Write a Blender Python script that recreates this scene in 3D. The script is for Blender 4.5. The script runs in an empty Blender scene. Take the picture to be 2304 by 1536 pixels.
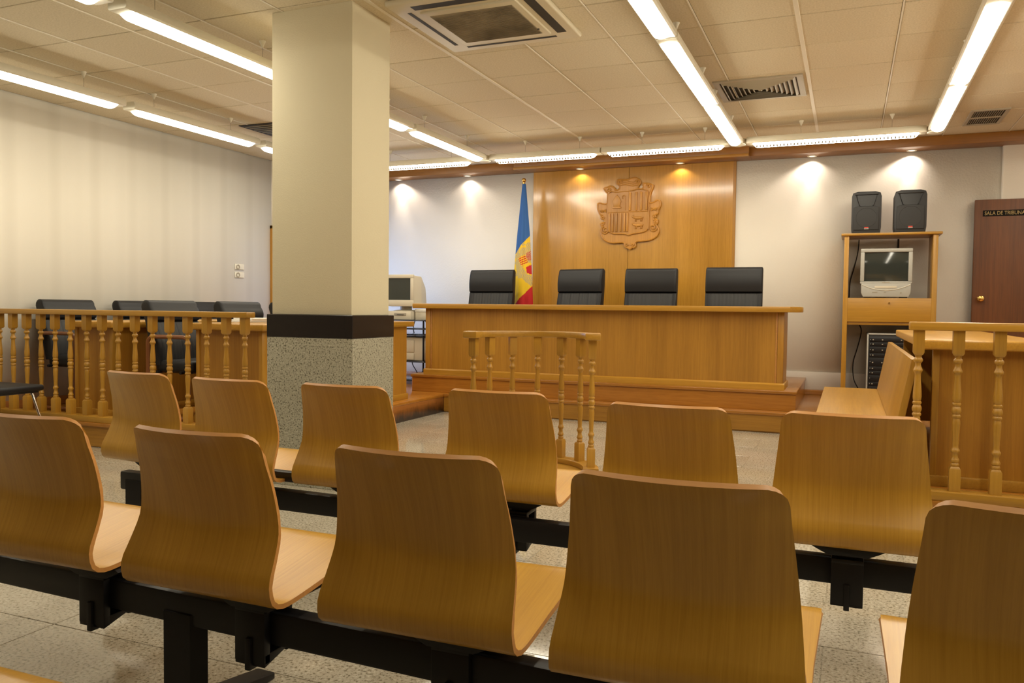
import bpy, bmesh, math, random
from mathutils import Vector, Matrix
from math import sin, cos, pi, sqrt
random.seed(7)
SC = bpy.context.scene
COL = SC.collection

# ------------------------------------------------------------------ camera, world, exposure
F_PX, YAW, PIT, ROLL = 1834.0, 0.39073485, -0.0404512, 0.01091349
def cam_axes():
    cy, sy = cos(YAW), sin(YAW)
    F = Vector((-sy*cos(PIT), cy*cos(PIT), sin(PIT))); r = Vector((cy, sy, 0)); u = r.cross(F)
    return r*cos(ROLL)+u*sin(ROLL), -r*sin(ROLL)+u*cos(ROLL), F
RX, UP, FW = cam_axes()
cd = bpy.data.cameras.new('camera'); cam = bpy.data.objects.new('camera', cd); COL.objects.link(cam)
cd.sensor_width = 36.0; cd.lens = F_PX/2304*36; cd.clip_start = 0.02; cd.clip_end = 60
CAMZ = 1.08
cam.matrix_world = Matrix(((RX.x, UP.x, -FW.x, 0), (RX.y, UP.y, -FW.y, 0), (RX.z, UP.z, -FW.z, CAMZ), (0, 0, 0, 1)))
SC.camera = cam
w = bpy.data.worlds.new('world'); SC.world = w; w.use_nodes = True
w.node_tree.nodes['Background'].inputs[0].default_value = (0.5, 0.65, 1.0, 1)
w.node_tree.nodes['Background'].inputs[1].default_value = 0.3
SC.view_settings.view_transform = 'Standard'; SC.view_settings.look = 'None'
SC.view_settings.gamma = 1.0; SC.view_settings.use_curve_mapping = False
SC.view_settings.exposure = 0.0
LAMP_E = 28.0                    # radiance of the fluorescent lenses
LAMP_COL = (1.0, 0.925, 0.74)
HALO_COL = (1.0, 0.84, 0.70)
HALO_W = 3.0

# ------------------------------------------------------------------ main dimensions (metres)
XL, XR, YF, YB = -6.49, 3.00, -4.5, 9.37
ZC, Z1, Z2 = 2.83, 0.186, 0.369
LP_X, LP_Y = -3.86, 4.46        # left platform corner
RP_X, RP_Y = 0.275, 4.34        # right platform corner
MID_Y = 7.53

# ------------------------------------------------------------------ helpers
class MB:
    def __init__(s): s.bm = bmesh.new()
    def box(s, a, b, bev=0.0, seg=2, rot=None, mi=0):
        bm = s.bm; x0, y0, z0 = a; x1, y1, z1 = b
        vs = [bm.verts.new((x, y, z)) for x in (x0, x1) for y in (y0, y1) for z in (z0, z1)]
        fs = [bm.faces.new([vs[i] for i in q]) for q in ((0,1,3,2),(4,6,7,5),(0,4,5,1),(2,3,7,6),(0,2,6,4),(1,5,7,3))]
        for f in fs: f.material_index = mi
        if bev > 0:
            es = list({e for f in fs for e in f.edges})
            r = bmesh.ops.bevel(bm, geom=es, offset=bev, segments=seg, profile=0.5, affect='EDGES')
            for f in r['faces']: f.material_index = mi
            vs = list({v for f in r['faces'] for v in f.verts} | {v for v in vs if v.is_valid})
        if rot is not None:
            bmesh.ops.transform(bm, matrix=rot, verts=[v for v in vs if v.is_valid])
        return s
    def prism(s, pts, axis, a, b, bev=0.0, mi=0, seg=2):
        """2-D outline extruded along an axis: x -> (y,z), y -> (x,z), z -> (x,y)"""
        bm = s.bm
        mk = {'x': lambda p, t: (t, p[0], p[1]), 'y': lambda p, t: (p[0], t, p[1]), 'z': lambda p, t: (p[0], p[1], t)}[axis]
        A = [bm.verts.new(mk(p, a)) for p in pts]; B = [bm.verts.new(mk(p, b)) for p in pts]
        n = len(pts); fs = [bm.faces.new(A), bm.faces.new(B)]
        side = [bm.faces.new((A[i], A[(i+1) % n], B[(i+1) % n], B[i])) for i in range(n)]
        for f in fs+side: f.material_index = mi
        bmesh.ops.recalc_face_normals(bm, faces=fs+side)
        if bev > 0:
            es = list({e for f in fs for e in f.edges})
            bmesh.ops.bevel(bm, geom=es, offset=bev, segments=seg, profile=0.5, affect='EDGES')
        return s
    def lathe(s, prof, c=(0, 0), n=14, mi=0, cap=True, axis='z'):
        bm = s.bm; rings = []
        for r, z in prof:
            ring = []
            for i in range(n):
                a = 2*pi*i/n; p = (c[0]+r*cos(a), c[1]+r*sin(a), z)
                if axis == 'y': p = (p[0], p[2], p[1])
                if axis == 'x': p = (p[2], p[0], p[1])
                ring.append(bm.verts.new(p))
            rings.append(ring)
        fs = []
        for A, B in zip(rings, rings[1:]):
            for i in range(n): fs.append(bm.faces.new((A[i], A[(i+1) % n], B[(i+1) % n], B[i])))
        if cap: fs.append(bm.faces.new(rings[0])); fs.append(bm.faces.new(rings[-1]))
        for f in fs: f.material_index = mi
        bmesh.ops.recalc_face_normals(bm, faces=fs)
        return s
    def tube(s, pts, r, n=8, mi=0, closed=False, rad=None):
        bm = s.bm; P = [Vector(p) for p in pts]; m = len(P); rings = []
        up = None
        for i, p in enumerate(P):
            if closed: t = (P[(i+1) % m]-P[i-1])
            else: t = (P[min(i+1, m-1)]-P[max(i-1, 0)])
            t.normalize()
            if up is None:
                up = Vector((0, 0, 1)) if abs(t.z) < .9 else Vector((1, 0, 0))
            a = t.cross(up); a.normalize(); b = a.cross(t); b.normalize(); up = b
            rr = rad[i] if rad else r
            rings.append([bm.verts.new(p+(a*cos(2*pi*k/n)+b*sin(2*pi*k/n))*rr) for k in range(n)])
        fs = []
        pairs = list(zip(rings, rings[1:])) + ([(rings[-1], rings[0])] if closed else [])
        for A, B in pairs:
            for k in range(n): fs.append(bm.faces.new((A[k], A[(k+1) % n], B[(k+1) % n], B[k])))
        if not closed: fs.append(bm.faces.new(rings[0])); fs.append(bm.faces.new(rings[-1]))
        for f in fs: f.material_index = mi
        bmesh.ops.recalc_face_normals(bm, faces=fs)
        return s
    def grid(s, fn, nu, nv, mi=0, flip=False, uvf=None):
        bm = s.bm; V = [[bm.verts.new(fn(i/nu, j/nv)) for j in range(nv+1)] for i in range(nu+1)]
        uvl = bm.loops.layers.uv.verify() if uvf else None
        for i in range(nu):
            for j in range(nv):
                idx = [(i, j), (i+1, j), (i+1, j+1), (i, j+1)]
                if flip: idx.reverse()
                f = bm.faces.new([V[a][b] for a, b in idx]); f.material_index = mi if not callable(mi) else mi(i/nu, j/nv)
                if uvf:
                    for l, (a, b) in zip(f.loops, idx): l[uvl].uv = uvf(a/nu, b/nv)
        return V

def obj(name, mb, mats, parent=None, world=True, root=None, angle=0.6):
    bm = mb.bm
    root = root or parent
    if world and root is not None:
        bmesh.ops.translate(bm, vec=-root.location, verts=bm.verts)
    for f in bm.faces: f.smooth = True
    for e in bm.edges:
        if len(e.link_faces) == 2 and e.calc_face_angle(0) > angle: e.smooth = False
    me = bpy.data.meshes.new(name); bm.to_mesh(me); bm.free()
    for m in (mats if isinstance(mats, (list, tuple)) else [mats]): me.materials.append(m)
    o = bpy.data.objects.new(name, me); COL.objects.link(o)
    if parent is not None: o.parent = parent
    return o
def thing(name, label, cat, loc=(0, 0, 0), rz=0.0, group=None):
    o = bpy.data.objects.new(name, None); COL.objects.link(o); o.empty_display_size = .05
    o.location = loc; o.rotation_euler = (0, 0, rz); o['label'] = label; o['category'] = cat
    if group: o['group'] = group
    return o
def tag(o, label, cat, group=None):
    o['label'] = label; o['category'] = cat
    if group: o['group'] = group
    return o
def struct(name, mb, mats, parent=None):
    o = obj(name, mb, mats, parent)
    if parent is None: o['kind'] = 'structure'
    return o
def sempty(name, loc=(0, 0, 0)):
    o = bpy.data.objects.new(name, None); COL.objects.link(o); o.location = loc; o['kind'] = 'structure'; return o
def kids(o): return [c for c in bpy.data.objects if c.parent == o]
def copy_tree(o, parent=None):
    c = o.copy(); COL.objects.link(c)
    if parent is not None: c.parent = parent
    for ch in kids(o): copy_tree(ch, c)
    return c
def dup(o, loc, rz, label):
    c = copy_tree(o); c.location = loc; c.rotation_euler = (0, 0, rz); c['label'] = label; return c
def share(o, parent, loc=(0, 0, 0), rz=0, name=None):
    """another part with the same mesh data"""
    c = bpy.data.objects.new(name or o.name.split('.')[0], o.data); COL.objects.link(c); c.parent = parent
    c.location = loc; c.rotation_euler = (0, 0, rz); return c

# ------------------------------------------------------------------ materials
def mat(name, col, rough=0.5, metal=0.0, spec=0.5, coat=0.0, emis=None, estr=0.0):
    m = bpy.data.materials.new(name); m.use_nodes = True; b = m.node_tree.nodes['Principled BSDF']
    b.inputs['Base Color'].default_value = (*col, 1); b.inputs['Roughness'].default_value = rough
    b.inputs['Metallic'].default_value = metal; b.inputs['Specular IOR Level'].default_value = spec
    b.inputs['Coat Weight'].default_value = coat
    if emis: b.inputs['Emission Color'].default_value = (*emis, 1); b.inputs['Emission Strength'].default_value = estr
    return m
def nodes(m): return m.node_tree.nodes, m.node_tree.links, m.node_tree.nodes['Principled BSDF']
def coords(m, scale, kind='Object', rot=(0, 0, 0)):
    N, L, B = nodes(m); tc = N.new('ShaderNodeTexCoord'); mp = N.new('ShaderNodeMapping')
    mp.inputs['Scale'].default_value = scale; mp.inputs['Rotation'].default_value = rot
    L.new(tc.outputs[kind], mp.inputs['Vector']); return mp.outputs['Vector']
def noise(m, vec, scale, detail=4, rough=.55):
    N, L, B = nodes(m); n = N.new('ShaderNodeTexNoise'); n.inputs['Scale'].default_value = scale
    n.inputs['Detail'].default_value = detail; n.inputs['Roughness'].default_value = rough
    L.new(vec, n.inputs['Vector']); return n.outputs['Fac']
def ramp(m, fac, stops):
    N, L, B = nodes(m); r = N.new('ShaderNodeValToRGB'); e = r.color_ramp.elements
    while len(e) < len(stops): e.new(0.5)
    for el, (p, c) in zip(e, stops): el.position = p; el.color = (*c, 1)
    L.new(fac, r.inputs['Fac']); return r.outputs['Color']
def mixc(m, a, b, fac, mode='MIX'):
    N, L, B = nodes(m); x = N.new('ShaderNodeMix'); x.data_type = 'RGBA'; x.blend_type = mode
    for s, v in ((6, a), (7, b)):
        if isinstance(v, tuple): x.inputs[s].default_value = (*v, 1)
        else: L.new(v, x.inputs[s])
    if isinstance(fac, (int, float)): x.inputs[0].default_value = fac
    else: L.new(fac, x.inputs[0])
    return x.outputs[2]
def bump(m, h, strength=.2, dist=.002):
    N, L, B = nodes(m); b = N.new('ShaderNodeBump'); b.inputs['Strength'].default_value = strength
    b.inputs['Distance'].default_value = dist; L.new(h, b.inputs['Height']); L.new(b.outputs['Normal'], B.inputs['Normal'])
def wood(name, dark, light, axis='Z', rough=.38, kind='Object', fine=70, band=5, contrast=1.0, coat=0.15, rnd=.12):
    m = mat(name, light, rough, coat=coat); N, L, B = nodes(m)
    B.inputs['Coat Roughness'].default_value = .25
    def sc(a, l): return {'X': (l, a, a), 'Y': (a, l, a), 'Z': (a, a, l), 'V': (a, l, a)}[axis]
    f1 = noise(m, coords(m, sc(fine, fine*.022), kind), 1.0, 5, .6)
    f2 = noise(m, coords(m, sc(band, band*.07), kind), 1.0, 3, .5)
    f3 = noise(m, coords(m, sc(fine*3.2, fine*.11), kind), 1.0, 2, .5)
    mid = tuple((a+b)/2 for a, b in zip(dark, light))
    c = ramp(m, f1, [(.30, dark), (.5, mid), (.72, light)])
    c2 = ramp(m, f2, [(.32, tuple(v*(1-.22*contrast) for v in mid)), (.68, tuple(min(1, v*(1+.18*contrast)) for v in light))])
    c = mixc(m, c, c2, .45)
    c3 = ramp(m, f3, [(.36, (.72, .68, .62)), (.50, (1, 1, 1))])
    c = mixc(m, c, c3, .45*contrast, 'MULTIPLY')
    oi = N.new('ShaderNodeObjectInfo'); mr = N.new('ShaderNodeMapRange')
    mr.inputs['To Min'].default_value = 1-rnd; mr.inputs['To Max'].default_value = 1+rnd
    L.new(oi.outputs['Random'], mr.inputs['Value'])
    hs = N.new('ShaderNodeHueSaturation'); L.new(mr.outputs[0], hs.inputs['Value']); L.new(c, hs.inputs['Color'])
    L.new(hs.outputs['Color'], B.inputs['Base Color'])
    bump(m, f1, .12, .001)
    return m
OAK_D, OAK_L = (.30, .128, .012), (.455, .222, .028)
M = {}
M['oak'] = wood('oak_veneer_upright', OAK_D, OAK_L, 'Z', contrast=.6, rnd=.05)
M['oak_x'] = wood('oak_veneer_across', OAK_D, OAK_L, 'X')
M['oak_y'] = wood('oak_veneer_along', OAK_D, OAK_L, 'Y')
M['panel'] = wood('oak_wall_panel', (.40, .185, .020), (.58, .295, .040), 'Z', rough=.26, contrast=.7, rnd=.02, coat=1.0)
M['panel'].node_tree.nodes['Principled BSDF'].inputs['Coat Roughness'].default_value = .14
M['beech'] = wood('turned_beech', (.34, .158, .015), (.50, .262, .032), 'Z', rough=.35, contrast=.6)
M['beech_x'] = wood('beech_rail', (.34, .158, .015), (.50, .262, .032), 'X', rough=.33, contrast=.6)
M['beech_y'] = wood('beech_rail_along', (.34, .158, .015), (.50, .262, .032), 'Y', rough=.33, contrast=.6)
M['shell'] = wood('oak_shell_veneer', (.41, .198, .018), (.61, .335, .045), 'V', rough=.30, kind='UV', fine=120, band=9, contrast=.35, rnd=.08)
M['ply'] = wood('plywood_edge', (.42, .17, .035), (.55, .26, .06), 'X', rough=.5, contrast=.4)
M['parquet'] = wood('red_oak_parquet', (.30, .11, .012), (.44, .18, .024), 'X', rough=.25, coat=.3)
M['parquet_y'] = wood('red_oak_riser_side', (.30, .10, .022), (.46, .18, .045), 'Y', rough=.35, coat=.2)
M['soffit'] = wood('soffit_brown_oak', (.22, .085, .008), (.33, .135, .016), 'X', rough=.4, rnd=.03)
M['mahogany'] = wood('mahogany_veneer', (.085, .026, .004), (.19, .060, .010), 'Z', rough=.35, fine=45, band=9, contrast=1.2)
M['carved'] = wood('carved_oak', (.38, .17, .024), (.56, .27, .05), 'Z', rough=.42, contrast=.7)
M['loop'] = wood('bent_wood_dark', (.16, .055, .018), (.26, .10, .035), 'Z', rough=.35, contrast=.5)

def plaster(name, col, scale=140, strength=.35):
    m = mat(name, col, .85, spec=.2); v = coords(m, (1, 1, 1)); n1 = noise(m, v, scale, 4, .6); n2 = noise(m, v, 1.3, 3)
    N, L, B = nodes(m)
    c = ramp(m, n2, [(.3, tuple(x*.955 for x in col)), (.7, col)]); L.new(c, B.inputs['Base Color']); bump(m, n1, strength, .004)
    return m
M['wall'] = plaster('stucco_white', (.86, .82, .74), 55, .5)
M['pillar'] = plaster('pillar_plaster', (.72, .65, .47), 160, .35)
M['right_wall'] = plaster('wall_paint_white', (.80, .755, .68), 90, .3)
def left_wall():
    m = mat('wall_paint_streaked', (.8, .75, .66), .8, spec=.2); N, L, B = nodes(m)
    v = coords(m, (1, 1, .06)); s = noise(m, v, 2.2, 3, .5)
    v2 = coords(m, (1, 1, 1)); sep = N.new('ShaderNodeSeparateXYZ'); L.new(v2, sep.inputs[0])
    # faint grey streaks at even spacing down the wall
    mu = N.new('ShaderNodeMath'); mu.operation = 'MULTIPLY'; mu.inputs[1].default_value = 2*pi/.42; L.new(sep.outputs['Y'], mu.inputs[0])
    si = N.new('ShaderNodeMath'); si.operation = 'SINE'; L.new(mu.outputs[0], si.inputs[0])
    base = (.79, .745, .65)
    c1 = ramp(m, si.outputs[0], [(.45, base), (1.0, (.745, .70, .605))])
    c2 = ramp(m, s, [(.35, (.94, .94, .93)), (.6, (1, 1, 1))])
    c = mixc(m, c1, c2, 1.0, 'MULTIPLY'); L.new(c, B.inputs['Base Color'])
    bump(m, noise(m, v2, 120, 3), .15, .003); return m
M['left_wall'] = left_wall()
def ceiling_tile():
    m = mat('mineral_fibre_tile', (.62, .55, .43), .9, spec=.15); N, L, B = nodes(m)
    v = coords(m, (1, 1, 1)); n = noise(m, v, 90, 5, .7)
    oi = N.new('ShaderNodeObjectInfo')
    c = ramp(m, n, [(.35, (.65, .575, .42)), (.6, (.77, .69, .53))])
    c2 = ramp(m, oi.outputs['Random'], [(0, (.93, .92, .90)), (1, (1, 1, 1))])
    L.new(mixc(m, c, c2, 1.0, 'MULTIPLY'), B.inputs['Base Color']); bump(m, n, .5, .003); return m
M['tile'] = ceiling_tile()
M['ceiling_back'] = mat('ceiling_void', (.06, .05, .035), .9)
M['tbar'] = mat('painted_tbar', (.78, .72, .60), .5)
def granite(name, base, dark, light, rough, sc=95):
    m = mat(name, base, rough); N, L, B = nodes(m); v = coords(m, (1, 1, 1))
    n1 = noise(m, v, sc, 2, .5); n2 = noise(m, v, sc*1.9, 2, .6); n3 = noise(m, v, 2.5, 3)
    c = ramp(m, n1, [(.36, dark), (.45, base), (.58, base), (.68, light)])
    c2 = ramp(m, n2, [(.30, (.35, .33, .28)), (.42, (1, 1, 1))])
    c = mixc(m, c, c2, .85, 'MULTIPLY')
    c3 = ramp(m, n3, [(.3, (.86, .85, .83)), (.7, (1, 1, 1))]); c = mixc(m, c, c3, 1.0, 'MULTIPLY')
    oi = N.new('ShaderNodeObjectInfo'); c4 = ramp(m, oi.outputs['Random'], [(0, (.93, .93, .92)), (1, (1, 1, 1))])
    L.new(mixc(m, c, c4, 1.0, 'MULTIPLY'), B.inputs['Base Color'])
    return m
M['floor'] = granite('granite_floor_tile', (.50, .45, .36), (.24, .21, .15), (.64, .59, .49), .07, 95)
M['granite'] = granite('granite_cladding', (.44, .42, .33), (.12, .11, .075), (.58, .56, .46), .45, 105)
M['granite_black'] = mat('black_granite', (.018, .014, .013), .22)
M['grout'] = mat('grout', (.20, .17, .12), .9)
M['black'] = mat('black_powder_coat', (.008, .007, .008), .45, spec=.35)
M['plastic_black'] = mat('black_plastic', (.022, .022, .024), .5)
M['grille'] = mat('speaker_grille', (.03, .03, .031), .7)
M['cord'] = mat('black_rubber', (.02, .015, .015), .6)
def leather():
    m = mat('black_leather', (.013, .013, .015), .48, spec=.35); v = coords(m, (1, 1, 1)); bump(m, noise(m, v, 220, 3), .2, .001); return m
M['leather'] = leather()
M['leather_grey'] = mat('charcoal_leather_channels', (.028, .028, .029), .55, spec=.4)
M['white_metal'] = mat('lamp_housing', (.72, .68, .56), .4)
M['lens'] = mat('fluorescent_lens', (.9, .9, .9), .5, emis=LAMP_COL, estr=LAMP_E)
M['louver'] = mat('louver_blade', (.30, .27, .22), .4)
M['wire'] = mat('steel_wire', (.25, .22, .17), .4, metal=.6)
M['ac'] = mat('ac_beige_plastic', (.60, .53, .38), .45)
M['ac_dark'] = mat('ac_slot', (.02, .018, .012), .6)
def acg():
    m = mat('ac_filter_grille', (.22, .18, .11), .7); N, L, B = nodes(m); v = coords(m, (1, 1, 1)); n = noise(m, v, 3.5, 3)
    L.new(ramp(m, n, [(.3, (.13, .10, .055)), (.7, (.34, .28, .18))]), B.inputs['Base Color']); return m
M['ac_grille'] = acg()
M['vent'] = mat('vent_aluminium', (.42, .37, .28), .45)
M['vent_dark'] = mat('vent_shadow', (.035, .028, .018), .8)
M['brass'] = mat('polished_brass', (.75, .50, .16), .2, metal=1.0)
M['chrome'] = mat('chrome', (.8, .8, .8), .12, metal=1.0)
M['sign'] = mat('sign_black', (.004, .003, .002), .6, spec=.2)
M['sign_gold'] = mat('sign_lettering', (.50, .36, .14), .4)
M['blue'] = mat('flag_blue', (.020, .10, .33), .75)
M['yellow'] = mat('flag_yellow', (.78, .50, .010), .75)
M['red'] = mat('flag_red', (.52, .010, .012), .75)
M['embroid'] = mat('flag_embroidery', (.46, .36, .17), .8)
M['silver'] = mat('silver_plastic', (.42, .41, .37), .35)
M['screen'] = mat('crt_glass', (.035, .04, .035), .08)
M['beige'] = mat('computer_beige', (.62, .56, .44), .5)
M['beige_d'] = mat('computer_beige_trim', (.36, .32, .25), .5)
M['glass'] = mat('smoked_glass', (.03, .035, .05), .1)
M['white'] = mat('white_plastic', (.75, .72, .65), .4)
M['paper'] = mat('white_paper', (.85, .83, .78), .7)
M['redled'] = mat('badge_red', (.55, .05, .03), .4)
M['daylight'] = mat('daylit_frosted_pane', (.6, .7, .9), .5, emis=(.34, .54, 1.0), estr=5.0)
M['skirt'] = mat('skirting_paint', (.66, .60, .53), .5)

# ------------------------------------------------------------------ room shell
# floor: grout bed with granite tiles
floor = struct('floor', MB().box((XL-.2, YF-.2, -.12), (XR+.2, YB+.2, -.004)), M['grout'])
TX, TY = .60, .4325
tile_src = {}
def floor_tile(x0, x1, y0, y1):
    cx, cy = (x0+x1)/2, (y0+y1)/2; k = (round(x1-x0, 3), round(y1-y0, 3))
    if k not in tile_src:
        a, b = (x1-x0)/2-.0013, (y1-y0)/2-.0013
        o = obj('floor_tile', MB().box((-a, -b, -.02), (a, b, 0), .0012, 1), M['floor'], floor, world=False); tile_src[k] = o
        o.location = (cx, cy, 0)
    else: share(tile_src[k], floor, (cx, cy, 0), name='floor_tile')
def inside_platform(x0, x1, y0, y1):
    return (x1 < LP_X-.1 and y0 > LP_Y+.1) or (x0 > RP_X+.1 and y0 > RP_Y+.1) or y0 > MID_Y+.1
k = -1
y = 1.92-TY
ntile = 0
while y < 8.0:
    off = 0 if k < 2 else (.30 if k % 2 == 0 else 0)
    i = -12
    while i < 8:
        x0 = -1.25+off+i*TX; x1 = x0+TX
        if x1 > XL and x0 < 2.0 and y > 1.3-.25*x0-1.2 and x0 > -1.7-.75*y-.4 and x1 < .9+.35*y and not inside_platform(x0, x1, y, y+TY):
            floor_tile(max(x0, XL), x1, y, y+TY); ntile += 1
        i += 1
    y += TY; k += 1
rest = MB()   # the same stone continuing outside the view
rest.box((XL, YF, -.02), (XR, .6, -.0015))
rest.box((XL, .6, -.02), (XR, LP_Y+.2, -.0022)); rest.box((LP_X-.2, LP_Y+.2, -.02), (XR, MID_Y+.1, -.0022))
struct('floor_stone_beyond', rest, M['floor'], floor)

# walls
struct('wall_left', MB().box((XL-.2, YF, -.1), (XL, 8.06, ZC+.1)).box((XL-.2, 8.06, 2.03), (XL, 9.0, ZC+.1)).box((XL-.2, 9.0, -.1), (XL, YB+.2, ZC+.1)), M['left_wall'])
struct('wall_back', MB().box((XL-.2, YB, -.1), (1.37, YB+.2, ZC+.1)), M['wall'])
struct('wall_back_step', MB().box((1.37, YB-.05, -.1), (XR+.2, YB+.2, ZC+.1), .015, 3), M['right_wall'])
struct('wall_right', MB().box((XR, YF, -.1), (XR+.2, YB+.2, ZC+.1)), M['right_wall'])
struct('wall_front', MB().box((XL-.2, YF-.2, -.1), (XR+.2, YF, ZC+.1)), M['oak'])
# left doorway with daylit pane (hidden mostly behind the pillar)
d2 = sempty('door_2', (XL, 8.5, Z1))
obj('door_frame', MB().box((XL-.03, 8.035, Z1), (XL+.03, 8.075, 2.05), .004).box((XL-.03, 8.985, Z1), (XL+.03, 9.025, 2.05), .004).box((XL-.03, 8.035, 2.01), (XL+.03, 9.025, 2.05), .004), M['oak'], d2)
obj('frosted_pane', MB().box((XL-.10, 8.06, Z1), (XL-.08, 9.0, 2.03)), M['daylight'], d2)

# ceiling
ceil = struct('ceiling', MB().box((XL-.2, YF-.2, ZC+.022), (XR+.2, YB+.2, ZC+.15)), M['ceiling_back'])
CX0, CPX, CY0, CPY = -.321, .567, 5.160, .5925
tx = sorted([CX0+CPX*i for i in range(-11, 5)]); xs = [XL]+[v for v in tx if v > XL+.05 and v < 2.5]
ys = [CY0+CPY*j for j in range(-6, 7)]; ys = ys+[9.10]
csrc = {}
for a, b in zip(xs, xs[1:]):
    for c, d in zip(ys, ys[1:]):
        k = (round(b-a, 3), round(d-c, 3)); ctr = ((a+b)/2, (c+d)/2, ZC+random.uniform(-.0012, .0012))
        if a > 1.93: continue
        if k not in csrc:
            hx, hy = (b-a)/2-.0060, (d-c)/2-.0050
            o = obj('ceiling_tile', MB().box((-hx, -hy, 0), (hx, hy, .016), .003, 1), M['tile'], ceil, world=False); o.location = ctr; csrc[k] = o
        else: share(csrc[k], ceil, ctr, name='ceiling_tile')
cb = MB(); cb.box((XL, YF, ZC), (XR, ys[0], ZC+.016)); cb.box((1.96, ys[0], ZC+.001), (XR, YB, ZC+.018)); cb.box((XL, 9.10, ZC), (XR, YB, ZC+.016))
struct('ceiling_beyond', cb, M['tile'], ceil)
for x in xs[1:]:
    wd = .013 if min(abs(x-v) for v in (CX0, CX0-4*CPX)) < .02 else .0045
    obj('ceiling_bar', MB().box((x-wd, ys[0], ZC-.004), (x+wd, 9.1, ZC+.004), .001, 1), M['tbar'], ceil)

# soffit over the back wall
sof = sempty('trim_1', (0, 9.1, 2.735))
obj('soffit', MB().box((XL, 9.10, 2.735), (-3.72, YB, ZC+.02), .004).box((-1.02, 9.10, 2.735), (XR, YB, ZC+.02), .004), M['soffit'], sof)
obj('soffit_front', MB().box((-3.72, 9.02, 2.735), (-1.02, YB, ZC+.02), .004), M['soffit'], sof)
obj('soffit_lip', MB().box((-3.72, 9.005, 2.722), (-1.02, 9.04, 2.752), .004), M['oak_x'], sof)

# platforms -------------------------------------------------------
pl = sempty('platform_lower', (0, 8, 0))
def deck(name, x0, x1, y0, y1, z0, z1, m): return obj(name, MB().box((x0, y0, z0), (x1, y1, z1), .003, 1), m, pl)
deck('platform_left', XL, LP_X-.012, LP_Y+.012, YB, 0, Z1-.03, M['oak_x'])
deck('platform_middle', LP_X-.012, RP_X+.02, MID_Y+.012, YB, 0, Z1-.03, M['oak_x'])
deck('platform_right', RP_X+.02, XR, RP_Y+.012, YB, 0, Z1-.03, M['oak_x'])
t = MB(); t.box((XL, LP_Y-.01, Z1-.03), (LP_X, YB, Z1), .006, 2)
obj('deck_left', t, M['parquet'], pl)
t = MB(); t.box((LP_X, MID_Y-.01, Z1-.03), (RP_X, YB, Z1), .006, 2)
obj('deck_middle', t, M['parquet'], pl)
t = MB(); t.box((RP_X, RP_Y-.01, Z1-.03), (XR, YB, Z1), .006, 2)
obj('deck_right', t, M['parquet'], pl)
def dark_foot():
    m = wood('oak_riser_dark_foot', (.25, .085, .018), (.42, .16, .035), 'Y', rough=.35, coat=.2); N, L, B = nodes(m)
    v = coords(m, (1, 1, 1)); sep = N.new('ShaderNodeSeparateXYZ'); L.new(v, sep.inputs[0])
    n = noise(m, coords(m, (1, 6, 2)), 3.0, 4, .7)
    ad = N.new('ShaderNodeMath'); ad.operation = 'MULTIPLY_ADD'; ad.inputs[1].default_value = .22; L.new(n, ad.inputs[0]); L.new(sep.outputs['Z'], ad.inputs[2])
    c = ramp(m, ad.outputs[0], [(.13, (.10, .06, .04)), (.22, (1, 1, 1))])  # darkens the riser towards its foot, with a ragged edge
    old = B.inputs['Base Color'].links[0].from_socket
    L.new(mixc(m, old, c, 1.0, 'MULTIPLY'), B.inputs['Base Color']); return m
M['dark_foot'] = dark_foot()
obj('riser_left_side', MB().box((LP_X-.012, LP_Y+.012, 0), (LP_X-.002, MID_Y+.012, Z1-.03)), M['dark_foot'], None)['kind'] = 'structure'
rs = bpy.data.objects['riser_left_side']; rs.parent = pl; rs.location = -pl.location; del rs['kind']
obj('riser_middle', MB().box((LP_X, MID_Y+.002, .012), (RP_X, MID_Y+.012, Z1-.03)), M['oak_x'], pl)
pu = sempty('platform_upper', (-2.3, 8.5, Z1))
obj('platform_body', MB().box((-4.31, 7.655, Z1), (-.415, YB, Z2-.03), .003, 1), M['parquet'], pu)
obj('deck', MB().box((-4.32, 7.64, Z2-.03), (-.405, YB, Z2), .006, 2), M['parquet'], pu)
# skirtings
struct('baseboard_back', MB().box((XL, YB-.015, Z1+.055), (1.37, YB, Z1+.245), .004).box((XL, YB-.022, Z1), (1.37, YB, Z1+.055), .003, mi=1), [M['skirt'], M['parquet']])
struct('baseboard_left', MB().box((XL, LP_Y, Z1), (XL+.015, 8.03, Z1+.075), .003), M['parquet_y'])

# pillar -----------------------------------------------------------
PX0, PX1, PY0, PY1 = -3.235, -2.668, 4.025, 4.440
pil = sempty('pillar', ((PX0+PX1)/2, (PY0+PY1)/2, 0))
obj('pillar_shaft', MB().box((PX0, PY0, 1.03), (PX1, PY1, ZC), .004, 2), M['pillar'], pil)
def ring(z0, z1, e, bev=.003): return MB().box((PX0-e, PY0-e, z0), (PX1+e, PY1+e, z1), bev, 1)
obj('black_band', ring(.893, 1.03, .024), M['granite_black'], pil)
for (x0, x1, y0, y1) in ((PX0-.022, PX1+.022, PY0-.022, PY0), (PX0-.022, PX1+.022, PY1, PY1+.022), (PX0-.022, PX0, PY0, PY1), (PX1, PX1+.022, PY0, PY1)):
    obj('granite_slab', MB().box((x0, y0, 0), (x1, y1, .893), .002, 1), M['granite'], pil)

# wood panelling behind the judges ------------------------------------
wp = sempty('wall_panelling', (-2.4, YB, Z2))
for a, b in ((-3.585, -2.398), (-2.395, -1.21)):
    obj('veneer_panel', MB().box((a, YB-.035, Z2), (b, YB, 2.735), .002, 1), M['panel'], wp)
obj('edge_strip', MB().box((-1.215, YB-.037, Z2), (-1.185, YB, 2.735), .003, 1), M['oak'], wp)

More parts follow.
